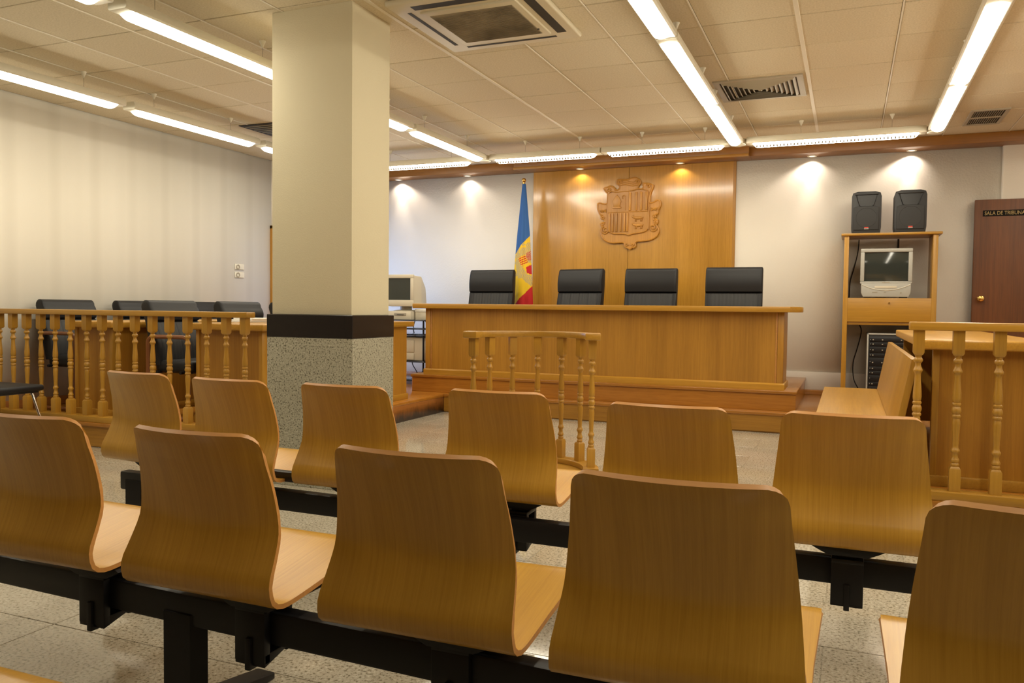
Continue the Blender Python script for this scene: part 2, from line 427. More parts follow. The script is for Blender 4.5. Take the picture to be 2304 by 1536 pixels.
# right door --------------------------------------------------------
dr = sempty('door_1', (1.6, YB-.05, Z1))
obj('door_leaf', MB().box((1.135, YB-.10, Z1), (2.05, YB-.055, 2.205), .003, 1), M['mahogany'], dr)
kn = MB(); kn.lathe([(.028, -.004), (.03, 0), (.028, .006), (.012, .010), (.011, .028), (.022, .036), (.031, .050), (.032, .058), (.026, .070), (.010, .076)], (0, 0), 20, axis='y')
for v in kn.bm.verts: v.co = Vector((1.207+v.co.x, YB-.10-v.co.y, 1.228+v.co.z))
bmesh.ops.recalc_face_normals(kn.bm, faces=kn.bm.faces)
obj('door_knob', kn, M['brass'], dr)
sg = obj('name_plate', MB().box((1.205, YB-.106, 2.040), (1.68, YB-.1, 2.098), .001, 1), M['sign'], dr)
def text(name, body, size, loc, m, parent, rz=0, ext=.001, sx=1.0, align='LEFT'):
    c = bpy.data.curves.new(name, 'FONT'); c.body = body; c.size = size; c.extrude = ext; c.align_x = align; c.materials.append(m)
    o = bpy.data.objects.new(name, c); COL.objects.link(o); o.parent = parent
    pl_ = parent.location if parent.parent is None else parent.parent.location
    o.location = Vector(loc)-pl_; o.rotation_euler = (pi/2, 0, rz); o.scale = (sx, 1, 1); return o
text('lettering', 'SALA DE TRIBUNAL  Nº', .052, (1.219, YB-.1065, 2.052), M['sign_gold'], sg, sx=.80)

# ------------------------------------------------------------------ ceiling lamps
def lamp_mesh(L, with_louver):
    """lamp along local X, centre at origin; z=0 is the underside of the lens"""
    out = {}
    hs = MB()
    prof = [(-.058, .014), (-.067, .024), (-.067, .050), (-.050, .074), (.050, .074), (.067, .050), (.067, .024), (.058, .014)]
    hs.prism(prof, 'x', -L/2-.065, L/2+.065, .004)
    out['housing'] = hs
    ln = MB(); n = 10
    def fn(u, v):
        a = pi*(v); x = -L/2+L*u
        e = min(u, 1-u)*L; k = min(1, e/.035); k = sqrt(max(0, 1-(1-k)**2)) if k < 1 else 1
        y = -.054*cos(a); z = .013-(.013+.027)*sin(a)*(.12+.88*k)
        x += (1 if u > .5 else -1)*.012*sin(a)*(0 if 0 < u < 1 else 1)
        return (x, y, z+.006)
    us = [0, .004, .010, .018, .03, .25, .5, .75, .97, .982, .990, .996, 1]
    V = [[ln.bm.verts.new(fn(u, j/n)) for j in range(n+1)] for u in us]
    for i in range(len(us)-1):
        for j in range(n): ln.bm.faces.new((V[i][j], V[i][j+1], V[i+1][j+1], V[i+1][j]))
    ln.bm.faces.new([V[0][j] for j in range(n+1)]); ln.bm.faces.new([V[-1][j] for j in range(n, -1, -1)])
    bmesh.ops.recalc_face_normals(ln.bm, faces=ln.bm.faces)
    out['lens'] = ln
    if with_louver:
        lv = MB(); x = -L/2+.03
        while x < L/2-.02:
            lv.box((x-.006, -.052, -.024), (x+.006, -.026, -.006)); x += .030
        out['louver'] = lv
    return out
LZ = 2.63
def lamp(cx, cy, L, rz, label, louver=False, hooks=(-.45, .45), group=None):
    t = thing('ceiling_lamp', label, 'lamp', (cx, cy, LZ), rz, group)
    for k_, mb in lamp_mesh(L, louver).items():
        o = obj({'housing': 'housing', 'lens': 'lens', 'louver': 'louver'}[k_], mb, {'housing': M['white_metal'], 'lens': M['lens'], 'louver': M['louver']}[k_], t, world=False)
        if k_ == 'louver': o['kind'] = 'stuff'
    for h in hooks:
        mb = MB(); mb.tube([(h*L, 0, .07), (h*L, 0, ZC-LZ-.03)], .0012, 5)
        hg = obj('hanger', mb, M['wire'], t, world=False)
        cp = MB(); cp.lathe([(.004, ZC-LZ-.045), (.010, ZC-LZ-.03), (.022, ZC-LZ-.004), (.022, ZC-LZ)], (h*L, 0), 12)
        o = obj('hanger_cap', cp, M['white_metal'], t, world=False)
    return t
rowsY = {
 'A': (-5.385, [(3.40, 4.827, 'nearest lamp of the row closest to the left wall'), (4.968, 6.42, 'second lamp of the row closest to the left wall, left of pillar'), (6.56, 7.90, 'far lamp of the leftmost row, mostly behind the pillar')]),
 'B': (-3.63, [(1.75, 3.15, 'lamp of the second row cut off by the top left edge'), (3.285, 4.73, 'bright lamp running in front of the pillar at its left'), (4.87, 6.316, 'short end of lamp just right of the pillar'), (6.425, 7.862, 'lamp right of the pillar meeting the back row of lamps')]),
 'C': (-1.015, [(3.25, 4.70, 'lamp cut by the top edge right of the air conditioner'), (4.79, 6.36, 'middle lamp left of the square ceiling diffuser'), (6.40, 7.905, 'end lamp of the middle row meeting the back row')]),
 'D': (.660, [(3.10, 4.66, 'lamp at the top right corner of the ceiling, mostly cut off'), (4.76, 6.338, 'bright lamp at right above the black speakers'), (6.405, 7.861, 'end lamp of the right row beside the small grille')]),
}
for r, (x, segs) in rowsY.items():
    for (a, b, lab) in segs:
        lamp(x, (a+b)/2, b-a-.07, pi/2, 'long white fluorescent '+lab, hooks=(-.36, .30), group='suspended fluorescent lamps running along the room')
for (a, b, lab) in ((-5.2, -3.82, 'back row lamp just right of the pillar above white wall'), (-3.487, -2.407, 'back row lamp above the flag'), (-2.261, -1.147, 'back row lamp above the carved crest'), (-.857, .521, 'back row lamp right of the panelling above white wall')):
    lamp((a+b)/2, 7.99, b-a, 0, 'long white fluorescent '+lab, True, (-.2, .35), 'fluorescent lamps across the back of the room')
for x, a, b, lab in ((-5.385, 1.83, 3.26, 'leftmost row, above the first seat row'), (-3.63, .17, 1.60, 'second row, level with the viewer'), (-1.015, 1.65, 3.1, 'middle row, above the nearest seats'),
                     (.66, 1.5, 2.95, 'right row, above the nearest seats'), (.66, -.1, 1.35, 'added to the right row, straight overhead'), (2.35, 1.5, 2.95, 'added fill row beyond the right edge, nearest'), (2.35, 3.1, 4.6, 'added fill row beyond the right edge, second'), (2.35, 4.75, 6.25, 'added fill row beyond the right edge, third'), (2.35, 6.4, 7.86, 'added fill row beyond the right edge, farthest')):  # overhead lamp and far right row are added, unseen, as fill light
    lamp(x, (a+b)/2, b-a-.07, pi/2, 'long white fluorescent lamp out of view, '+lab, hooks=(-.36, .30), group='fluorescent lamps outside the view')
# joints between lamps at the corners of the grid
for x in (-3.63, -1.0, .66):
    o = obj('lamp_connector', MB().lathe([(.03, LZ+.0), (.068, LZ+.012), (.072, LZ+.03), (.072, LZ+.066), (.05, LZ+.074)], (x, 7.99), 20), M['white_metal'])
    tag(o, {-3.63: 'round white lamp joint right of the pillar', -1.0: 'round white lamp joint above panelling corner', .66: 'round white lamp joint at the right end of back row'}[x], 'lamp joint')
struct_lights = []
# halogen downlights in the soffit
for i, (x, lab) in enumerate(((-5.446, 'round halogen downlight in soffit beside the pillar'), (-4.458, 'round halogen downlight in soffit left of the flag'), (-2.968, 'round halogen downlight over panelling left of the crest'), (-1.792, 'round halogen downlight over panelling right of the crest'), (-.398, 'round halogen downlight over bare wall left of the speakers'), (.555, 'round halogen downlight directly above the right speaker'), (1.80, 'added round halogen downlight over the door, out of view'))):  # the last one is added out of view to brighten the wall
    yy = YB-.075 if x not in (-2.968, -1.792) else YB-.115
    t = thing('downlight', lab, 'spotlight', (x, yy, 2.732), 0, 'downlights in the soffit')
    obj('trim_ring', MB().lathe([(.036, .001), (.046, -.004), (.050, .002), (.036, .004)], (0, 0), 24, cap=False), M['white_metal'], t, world=False)
    obj('lamp_face', MB().lathe([(.030, -.0005), (.033, .002)], (0, 0), 16), mat('halogen_%d' % i, (1, .9, .8), .4, emis=(1, .80, .6), estr=1.5), t, world=False)
    k = (1.0, .6, .8, .9, 1.0, 1.25, 1.0)[i]
    for nm, ang, pw, bl in (('wide_beam', 136, 1.5, .45), ('narrow_beam', 46, 1.0, 1.0)):
        ld = bpy.data.lights.new(nm, 'SPOT'); ld.energy = pw*HALO_W*k*(1.5 if nm == 'narrow_beam' else 1); ld.color = HALO_COL; ld.spot_size = math.radians(ang); ld.spot_blend = bl; ld.shadow_soft_size = .012
        lo = bpy.data.objects.new(nm, ld); COL.objects.link(lo); lo.parent = t; lo.location = (0, 0, -.012)
        lo.rotation_euler = (0 if nm == 'wide_beam' else math.radians(3), 0, 0)

# air conditioner cassette
ac = thing('air_conditioner', 'beige square ceiling cassette air conditioner with dark slots', 'air conditioner', (-2.05, 4.54, ZC), 0)
A0, A1, B0, B1 = -2.50, -1.60, 4.09, 4.99
obj('frame', MB().box((A0, B0, ZC-.035), (A1, B1, ZC), .012, 3), M['ac'], ac)
obj('grille_frame', MB().box((A0+.15, B0+.15, ZC-.048), (A1-.15, B1-.15, ZC-.030), .006, 2), M['ac'], ac)
obj('filter_grille', MB().box((A0+.19, B0+.20, ZC-.051), (A1-.19, B1-.20, ZC-.045), .002, 1), M['ac_grille'], ac)
g = MB(); y = B0+.22
while y < B1-.21: g.box((A0+.195, y, ZC-.054), (A1-.195, y+.004, ZC-.050)); y += .016
obj('grille_rib', g, M['ac_grille'], ac)['kind'] = 'stuff'
for (a, b) in (((A0+.14, B0+.055), (A1-.14, B0+.115)), ((A0+.14, B1-.095), (A1-.14, B1-.070)), ((A0+.075, B0+.14), (A0+.100, B1-.14)), ((A1-.115, B0+.14), (A1-.055, B1-.14))):
    obj('air_slot', MB().box((a[0], a[1], ZC-.0365), (b[0], b[1], ZC-.030)), M['ac_dark'], ac)
obj('sensor_eye', MB().lathe([(.008, ZC-.052), (.010, ZC-.047)], (A1-.19, B0+.62-.0), 12), M['ac_dark'], ac)

# square four-way diffuser
def diffuser(name, label, x0, x1, y0, y1, n=8):
    t = thing(name, label, 'air vent', ((x0+x1)/2, (y0+y1)/2, ZC))
    cx, cy = (x0+x1)/2, (y0+y1)/2
    b = MB(); e = .045
    for q in (((x0, y0), (x1, y0+e)), ((x0, y1-e), (x1, y1)), ((x0, y0+e), (x0+e, y1-e)), ((x1-e, y0+e), (x1, y1-e))):
        b.box((*q[0], ZC-.012), (*q[1], ZC), .002, 1)
    obj('frame', b, M['vent'], t)
    obj('backing', MB().box((x0+e, y0+e, ZC-.002), (x1-e, y1-e, ZC+.001)), M['vent_dark'], t)
    W = (x1-x0)/2-e; H = (y1-y0)/2-e
    for k in range(n):
        f = 1-(k+.25)/(n); g_ = f-.55/n
        # each ring is four slanted blades
        for s in range(4):
            mb = MB()
            def P(fx, fy, z): return (cx+fx*W, cy+fy*H, z)
            zo, zi = ZC-.004, ZC-.022
            q = [((-f, -f), (f, -f), (g_, -g_), (-g_, -g_)), ((f, -f), (f, f), (g_, g_), (g_, -g_)), ((f, f), (-f, f), (-g_, g_), (g_, g_)), ((-f, f), (-f, -f), (-g_, -g_), (-g_, g_))][s]
            zs = (zo, zo, zi, zi)
            vs = [mb.bm.verts.new(P(p[0], p[1], z)) for p, z in zip(q, zs)]; vt = [mb.bm.verts.new(P(p[0], p[1], z+.0015)) for p, z in zip(q, zs)]
            mb.bm.faces.new(vs); mb.bm.faces.new(list(reversed(vt)))
            for i in range(4): mb.bm.faces.new((vs[i], vs[(i+1) % 4], vt[(i+1) % 4], vt[i]))
            bmesh.ops.recalc_face_normals(mb.bm, faces=mb.bm.faces)
            obj('slat', mb, M['vent'], t)
    return t
diffuser('ceiling_diffuser', 'square four-way ceiling diffuser with slanted slats beside middle lamps', -1.009, -.356, 6.41, 7.045)
t = thing('ceiling_grille', 'small rectangular ceiling grille in the far right corner', 'air vent', (1.08, 8.37, ZC))
g = MB(); X0, X1, Y0, Y1 = .935, 1.235, 8.06, 8.68
for q in (((X0, Y0), (X1, Y0+.04)), ((X0, Y1-.04), (X1, Y1)), ((X0, Y0+.04), (X0+.03, Y1-.04)), ((X1-.03, Y0+.04), (X1, Y1-.04)), ((X0+.03, 8.35), (X1-.03, 8.385))): g.box((*q[0], ZC-.012), (*q[1], ZC), .002, 1)
obj('frame', g, M['vent'], t)
obj('backing', MB().box((X0+.03, Y0+.04, ZC-.003), (X1-.03, Y1-.04, ZC+.001)), M['vent_dark'], t)
for k in range(13):
    for (a, b) in ((Y0+.045, 8.345), (8.39, Y1-.045)):
        x = X0+.04+k*.0175; obj('slat', MB().box((x, a, ZC-.010), (x+.003, b, ZC-.003)), M['vent'], t)
t = thing('ceiling_grille', 'dark ceiling grille half hidden left of the pillar', 'air vent', (-5.15, 6.69, ZC))
obj('frame', MB().box((-5.53, 6.38, ZC-.008), (-4.9, 7.0, ZC), .002, 1), M['vent_dark'], t)
for k in range(9): obj('slat', MB().box((-5.49, 6.43+k*.063, ZC-.014), (-4.94, 6.437+k*.063, ZC-.008)), M['vent'], t)

# ------------------------------------------------------------------ turned balusters
BP = [(.0, .155, 'b'), ]
def baluster_mesh(H, s=.049):
    """z from 0 to H; square blocks at the ends, turned shaft between (t measured from the top)"""
    mb = MB(); h = s/2
    def z(t): return H*(1-t)
    zb, zt = z(.845), z(.155)
    for (a, b, taper_top) in ((0, zb, True), (zt, H, False)):
        c = .012
        if taper_top: lv = [(h, a), (h, b-c), (h*.72, b)]
        else: lv = [(h*.72, a), (h, a+c), (h, b)]
        rings = []
        for r, zz in lv: rings.append([mb.bm.verts.new((sx*r, sy*r, zz)) for sx, sy in ((-1, -1), (1, -1), (1, 1), (-1, 1))])
        for A, B in zip(rings, rings[1:]):
            for i in range(4): mb.bm.faces.new((A[i], A[(i+1) % 4], B[(i+1) % 4], B[i]))
        mb.bm.faces.new(rings[0]); mb.bm.faces.new(rings[-1])
    bmesh.ops.recalc_face_normals(mb.bm, faces=mb.bm.faces)
    pr = [(.150, .60), (.165, .62), (.170, .52), (.176, .74), (.184, .84), (.192, .84), (.199, .74), (.206, .52), (.218, .50), (.232, .60), (.245, .80), (.252, .86), (.260, .80), (.266, .62), (.280, .55), (.310, .58), (.350, .68), (.390, .78), (.420, .80), (.440, .74), (.446, .62), (.450, .78), (.457, .84), (.464, .78), (.470, .62), (.478, .78), (.490, .88), (.500, .88), (.512, .78), (.518, .62), (.524, .78), (.531, .84), (.538, .78), (.544, .60), (.560, .72), (.580, .74), (.620, .68), (.670, .60), (.715, .54), (.730, .58), (.738, .76), (.746, .82), (.755, .76), (.763, .58), (.775, .54), (.790, .58), (.800, .74), (.808, .80), (.816, .74), (.821, .56), (.827, .72), (.835, .78), (.842, .70), (.850, .62)]
    mb.lathe([(h*r, z(t)) for t, r in reversed(pr)], (0, 0), 14)
    return mb
def straight_rail(name, label, x0, x1, yc, ztop, xs_, group=None):
    zb = Z1; t = thing(name, label, 'railing', ((x0+x1)/2, yc, zb))
    b0 = zb+.045; tb = ztop-.040
    obj('top_rail', MB().box((x0, yc-.045, tb), (x1, yc+.045, ztop), .006, 2), M['beech_x'], t)
    obj('bottom_rail', MB().box((x0+.01, yc-.045, zb), (x1-.01, yc+.045, b0), .005, 2), M['beech_x'], t)
    src = None
    for x in xs_:
        loc = (x-t.location.x, 0, b0-zb)
        if src is None: src = obj('baluster', baluster_mesh(tb-b0), M['beech'], t, world=False); src.location = loc
        else: share(src, t, loc, name='baluster')
    return t
kx = 4.47/4.35
lx = [v*kx for v in (-6.008, -5.855, -5.70, -5.547, -5.388, -5.218, -5.061, -4.903, -4.739, -4.571, -4.414, -4.249, -4.079, -3.909, -3.750)]
lx = [-6.33]+lx
straight_rail('railing', 'long oak railing on the left platform with turned balusters', XL+.005, -3.80, LP_Y+.045, 1.035, lx)
rx = [.318+i*.170 for i in range(12)]
straight_rail('railing', 'oak railing on the right platform cut off by the frame', RP_X, XR-.01, RP_Y+.045, 1.037, rx)

# witness stand: curved bar
wsx, wsy, wr = -1.895, 4.90, .405
ws = thing('witness_stand', 'curved free-standing oak witness bar on the granite floor', 'railing', (wsx, wsy, 0))
a0, a1 = math.radians(17), math.radians(181)
def arc_slab(r0, r1, z0, z1, A0_, A1_, n=28, bev=.005):
    mb = MB(); out = []; inn = []
    for i in range(n+1):
        a = A0_+(A1_-A0_)*i/n; out.append((wsx+r1*cos(a), wsy+r1*sin(a))); inn.append((wsx+r0*cos(a), wsy+r0*sin(a)))
    mb.prism(out+inn[::-1], 'z', z0, z1, bev); return mb
obj('top_rail', arc_slab(wr-.04, wr+.04, .885, .925, a0, a1), M['beech_x'], ws)
obj('base_curb', arc_slab(wr-.05, wr+.05, .026, .060, a0-.06, a1+.06), M['beech_x'], ws)
dsh = [(wsx+(wr+.06)*cos(a0-.12+(a1-a0+.24)*i/30), wsy+(wr+.06)*sin(a0-.12+(a1-a0+.24)*i/30)) for i in range(31)]
obj('base_board', MB().prism(dsh, 'z', 0, .026, .005), M['beech_x'], ws)
for a in (a0+.02, a1-.02):
    mb = MB(); mb.box((-.055, -.05, 0), (.055, .05, .046), .007, 2)
    bmesh.ops.transform(mb.bm, matrix=Matrix.Translation((wsx+wr*cos(a), wsy+wr*sin(a), .882)) @ Matrix.Rotation(a+pi/2, 4, 'Z'), verts=mb.bm.verts)
    obj('rail_end_block', mb, M['beech_x'], ws)
src = None
for deg in (22, 53, 78, 103, 128, 153, 178):
    a = math.radians(deg); loc = (wr*cos(a), wr*sin(a), .060)
    if src is None: src = obj('baluster', baluster_mesh(.825, .050), M['beech'], ws, world=False); src.location = loc; src.rotation_euler = (0, 0, a)
    else: share(src, ws, loc, a, name='baluster')

# ------------------------------------------------------------------ seats on beams
def shell_mesh():
    pr = [(-.050, .785), (-.034, .760), (-.024, .72), (-.012, .68), (-.004, .64), (.001, .60), (.001, .56), (-.014, .52), (-.034, .48), (-.046, .455), (-.047, .430), (-.040, .406), (-.020, .391), (.015, .387), (.08, .393), (.16, .404), (.25, .418), (.33, .430), (.375, .434), (.405, .428), (.42, .416)]
    # arc length and smooth resampling (Catmull-Rom)
    P = [Vector((0, a, b)) for a, b in pr]; dense = []
    for i in range(len(P)-1):
        p0, p1, p2, p3 = P[max(i-1, 0)], P[i], P[i+1], P[min(i+2, len(P)-1)]
        for k in range(6):
            t = k/6; dense.append(.5*((2*p1)+(-p0+p2)*t+(2*p0-5*p1+4*p2-p3)*t*t+(-p0+3*p1-3*p2+p3)*t**3))
    dense.append(P[-1]); S = [0]
    for a, b in zip(dense, dense[1:]): S.append(S[-1]+(b-a).length)
    T = S[-1]
    def at(s):
        s = max(0, min(T, s))
        for i in range(len(S)-1):
            if S[i+1] >= s: f = (s-S[i])/max(1e-9, S[i+1]-S[i]); return dense[i].lerp(dense[i+1], f)
        return dense[-1]
    def hw(s):
        f = s/T
        pts = [(0, .190), (.08, .196), (.2, .208), (.32, .219), (.42, .227), (.5, .231), (.7, .232), (1, .243)]
        for (a, va), (b, vb) in zip(pts, pts[1:]):
            if f <= b: return va+(vb-va)*(f-a)/(b-a)
        return pts[-1][1]
    NU, NV = 20, 40; mid = []
    us = [-1, -.985, -.95, -.90, -.84, -.76, -.65, -.5, -.35, -.18, 0, .18, .35, .5, .65, .76, .84, .90, .95, .985, 1]
    for u in us:
        col = []
        h0 = hw(0); x0 = abs(u)*h0; r = .036; d = max(0, x0-(h0-r)); s0 = r-sqrt(max(0, r*r-d*d))
        hT = hw(T); xT = abs(u)*hT; r2 = .030; d2 = max(0, xT-(hT-r2)); s1 = T-(r2-sqrt(max(0, r2*r2-d2*d2)))
        for j in range(NV+1):
            s = s0+(s1-s0)*j/NV; p = at(s); f = s/T
            b = .042*max(0, 1-f/.36)**1.0 if f < .36 else 0
            dish = -.010*(1-u*u)*max(0, min(1, (f-.52)/.1))*max(0, min(1, (1.0-f)/.08))
            col.append((Vector((u*hw(s), p.y-b*(1-u*u), p.z+dish)), u*hw(s), s))
        mid.append(col)
    th = .0115; n = len(us)
    mb = MB(); bm = mb.bm; uvl = bm.loops.layers.uv.verify()
    outer = [[None]*(NV+1) for _ in range(n)]; inner = [[None]*(NV+1) for _ in range(n)]
    for i in range(n):
        for j in range(NV+1):
            p = mid[i][j][0]
            du = mid[min(i+1, n-1)][j][0]-mid[max(i-1, 0)][j][0]; dv = mid[i][min(j+1, NV)][0]-mid[i][max(j-1, 0)][0]
            nn = du.cross(dv); nn.normalize()
            if j < NV*.45 and nn.y < 0: nn = -nn
            if j >= NV*.45 and nn.z < 0 and j > NV*.6: nn = -nn
            # inner side faces the sitter (+y then +z); keep orientation continuous
            if i or j:
                ref = inner[i][j-1].co-outer[i][j-1].co if j else inner[i-1][j].co-outer[i-1][j].co
                if nn.dot(ref) < 0: nn = -nn
            outer[i][j] = bm.verts.new(p); inner[i][j] = bm.verts.new(p+nn*th)
    def face(vs, uvs, mi):
        f = bm.faces.new(vs); f.material_index = mi
        for l, q in zip(f.loops, uvs): l[uvl].uv = q
    def uv(i, j): return (mid[i][j][1]*1.0, mid[i][j][2])
    for i in range(n-1):
        for j in range(NV):
            q = [(i, j), (i+1, j), (i+1, j+1), (i, j+1)]; us4 = [uv(*k) for k in q]
            face([outer[a][b] for a, b in q], us4, 0); face([inner[a][b] for a, b in reversed(q)], [(1.3+a, b) for a, b in reversed(us4)], 0)
    for j in range(NV):
        for i in (0, n-1): face([outer[i][j], outer[i][j+1], inner[i][j+1], inner[i][j]], [uv(i, j)]*4, 1)
    for i in range(n-1):
        for j in (0, NV): face([outer[i][j], outer[i+1][j], inner[i+1][j], inner[i][j]], [uv(i, j)]*4, 1)
    bmesh.ops.recalc_face_normals(bm, faces=bm.faces)
    return mb
SHELL = None; BRK = None; PLATE = None
def beam_row(name, label, yb, xc, x0, x1, legs, off=0.0, tilt=None, offx=None, bz=.362, turn=0.0):
    """yb = back plane of the shells, beam behind the seat"""
    global SHELL, BRK, PLATE
    t = thing(name, label, 'bench', ((x0+x1)/2, yb+.08, 0), turn); L = t.location
    bb = MB(); y0, y1 = yb+.055, yb+.105
    bb.box((x0, y0, bz-.082), (x1, y1, bz), .008, 2); obj('beam', bb, M['black'], t)
    for i, x in enumerate(xc):
        dx, dy, rz, dz = (tuple(tilt[i])+(0,))[:4] if tilt else (0, 0, 0, 0)
        if SHELL is None:
            SHELL = obj('seat', shell_mesh(), [M['shell'], M['ply']], t, world=False, angle=.9); s = SHELL
        else: s = share(SHELL, t, name='seat')
        s.location = (x+dx-L.x, yb+dy-L.y, dz); s.rotation_euler = (0, 0, rz)
        ox = offx[i] if offx else off
        if BRK is None:
            m = MB(); m.box((-.045, -.052, .238), (.045, -.030, .362), .003); m.box((-.045, .030, .245), (.045, .052, .362), .003)
            m.box((-.045, -.052, .360), (.045, .052, .374), .003); m.box((-.024, -.030, .366), (.024, .10, .384), .004)
            m.prism([(-.05, .262), (-.050, .232), (.04, .256), (.04, .262)], 'x', -.045, .045, .002)
            m.box((-.008, -.06, .222), (.008, -.03, .30), .002)
            BRK = obj('bracket', m, M['black'], s, world=False); b = BRK
            m = MB(); m.prism([(-.10, .0), (-.085, -.008), (-.055, -.022), (.055, -.022), (.085, -.008), (.10, 0), (.09, .006), (-.09, .006)], 'y', -.02, .24, .002)
            PLATE = obj('seat_plate', m, M['black'], s, world=False); p = PLATE
        else: b = share(BRK, s, name='bracket'); p = share(PLATE, s, name='seat_plate')
        b.location = (ox, .080, bz-.362); p.location = (ox, .045, .378)
    for x in legs:
        m = MB(); m.prism([(x-.075, 0), (x-.045, -.030), (x+.045, -.030), (x+.075, 0), (x+.045, .030), (x-.045, .030)], 'z', .04, .30, .003)
        for v in m.bm.verts: v.co.y += yb+.08
        lg = obj('leg', m, M['black'], t)
        f = MB(); yy = yb+.08
        f.prism([(yy-.30, .0), (yy-.30, .018), (yy-.05, .055), (yy+.05, .055), (yy+.30, .018), (yy+.30, 0)], 'x', x-.035, x+.035, .006)
        ft = obj('foot', f, M['black'], lg, root=t)
    return t
r1c = [-1.980-.575, -1.972, -1.398, -.815, -.271, .318]
beam_row('beam_seating', 'nearest row of oak shell seats on a black steel beam', 1.497, r1c, -2.95, .75, (-1.555, .30), offx=[.07, .145, .105, .055, .02, 0],
         tilt=[(0, 0, .03), (-.012, -.004, .045, .002), (-.006, .0, .020, .002), (0, .008, .04), (0, -.008, .035), (0, .025, .03)], bz=.350, turn=-.034)
r2c = [-2.828, -2.272, -1.741, -1.146, -.509, .018]
r2 = beam_row('beam_seating', 'farther row of oak shell seats in front of witness bar', 2.600, r2c, -3.00, .95, (-2.915, -.78, .80), offx=[0, 0, 0, .05, 0, 0], bz=.334, turn=-.015,
         tilt=[(0, .04, -.06), (0, -.02, 0), (0, 0, .02), (0, .08, .03), (0, -.05, 0), (0, -.02, .02)])
m = MB(); m.box((-2.27, 2.60, .385), (-1.35, 2.64, .425), .006); m.box((-2.27, 2.60, .30), (-2.235, 2.64, .40), .004)
obj('cross_bar', m, M['black'], r2)
beam_row('beam_seating', 'seat front at the bottom left corner of the view', .560, [-1.36], -1.75, -.95, (-1.5,), off=0)

# ------------------------------------------------------------------ leather chairs
def back_mesh(W, top, seam, seat, lean, roll):
    """front faces -y, extruded along x. lean = y at seat -> y at top"""
    yb, yt = lean
    def yl(z): return yb+(yt-yb)*(z-seat)/(top-seat)
    prof = []          # (y,z,flag lumbar)
    n1 = 8
    for i in range(n1+1):
        z = seat-.02+(seam-.012-seat+.02)*i/n1; f = i/n1
        prof.append((yl(z)-.045-.022*sin(pi*f), z, 1))
    prof.append((yl(seam)-.030, seam-.003, 0))
    for i in range(6):
        f = i/5; z = seam+.010+(top-roll-seam-.01)*f
        prof.append((yl(z)-.058-.018*sin(pi*min(1, f*1.0)), z, 0))
    cy, cz = yl(top-roll)-.058+roll, top-roll
    for i in range(1, 9):
        a = pi-pi*i/8*1.15
        prof.append((cy+roll*cos(a), cz+roll*sin(a), 0))
    zb = cz-.04
    for i in range(6):
        z = zb-(zb-seat+.02)*(i+1)/6; prof.append((yl(z)+.030, z, 0))
    mb = MB(); bm = mb.bm; NX = 44; cols = []
    us = [-1, -.992, -.97, -.93]+[-.88+1.76*i/NX for i in range(NX+1)]+[.93, .97, .992, 1]
    cen = Vector((0, sum(p[0] for p in prof)/len(prof), sum(p[1] for p in prof)/len(prof)))
    for u in us:
        e = 1-abs(u); k = 1-(.030 if e < .003 else .016 if e < .02 else .005 if e < .05 else 0)*6
        col = []
        for (y_, z_, fl) in prof:
            yc = yl(z_)-.01; dy = (y_-yc)*(1 if e > .05 else (.55 if e < .003 else .80 if e < .02 else .93 if e < .05 else 1))
            z2 = z_ - (max(0, z_-(top-.06))*.35 if e < .003 else max(0, z_-(top-.06))*.15 if e < .02 else 0)
            if fl and abs(u) < .84: dy += -.006*abs(sin(u*pi*7.5))+.006
            col.append(bm.verts.new((u*W/2, yc+dy, z2)))
        cols.append((col, u))
    m = len(prof)
    for (A, ua), (B, ub) in zip(cols, cols[1:]):
        for j in range(m):
            f = bm.faces.new((A[j], A[(j+1) % m], B[(j+1) % m], B[j]))
            f.material_index = 1 if (prof[j][2] and prof[(j+1) % m][2] and abs(ua) < .83 and abs(ub) < .85) else 0
    bm.faces.new(cols[0][0]); bm.faces.new(cols[-1][0])
    bmesh.ops.recalc_face_normals(bm, faces=bm.faces)
    return mb
def visitor_chair(label, group):
    t = thing('armchair', label, 'chair', (0, 0, 0), 0, group)
    obj('backrest', back_mesh(.52, .93, .765, .44, (.16, .27), .052), [M['leather'], M['leather_grey']], t, world=False)
    obj('seat', MB().box((-.25, -.20, .36), (.25, .17, .46), .035, 4), M['leather'], t, world=False)
    for s in (-1, 1):
        x = s*.285; pts = []
        y0, y1, z0, z1 = -.20, .20, .018, .645; r = .05
        for (cy, cz, aa) in ((y1-r, z1-r, 0), (y0+r, z1-r, 90), (y0+r, z0+r, 180), (y1-r, z0+r, 270)):
            for k in range(6):
                a = math.radians(aa+k*18); pts.append((x, cy+r*cos(a), cz+r*sin(a)))
        obj('arm_loop', MB().tube(pts, .016, 8, closed=True), M['loop'], t, world=False)
    obj('seat_bar', MB().tube([(-.285, -.12, .37), (.285, -.12, .37)], .012, 8).tube([(-.285, .12, .37), (.285, .12, .37)], .012, 8), M['black'], t, world=False)
    return t
G = 'black leather armchairs on the left platform'
vc = visitor_chair('black leather armchair nearest the left wall behind railing', G)
vc.location = (-6.10, 5.13, Z1); vc.rotation_euler = (0, 0, pi/2)
for loc, rz, lab in (((-6.09, 5.90, Z1), pi/2, 'black leather armchair by left wall, second back from railing'),
                     ((-6.09, 6.68, Z1), pi/2, 'black leather armchair by left wall, third back, almost hidden'),
                     ((-4.86, 5.09, Z1), pi/2+.02, 'large black leather armchair between the two left tables'),
                     ((-4.86, 5.88, Z1), pi/2-.02, 'black leather armchair just left of the pillar'),
                     ((-4.86, 6.62, Z1), pi/2, 'black leather armchair mostly hidden behind the pillar')):
    dup(vc, loc, rz, lab)
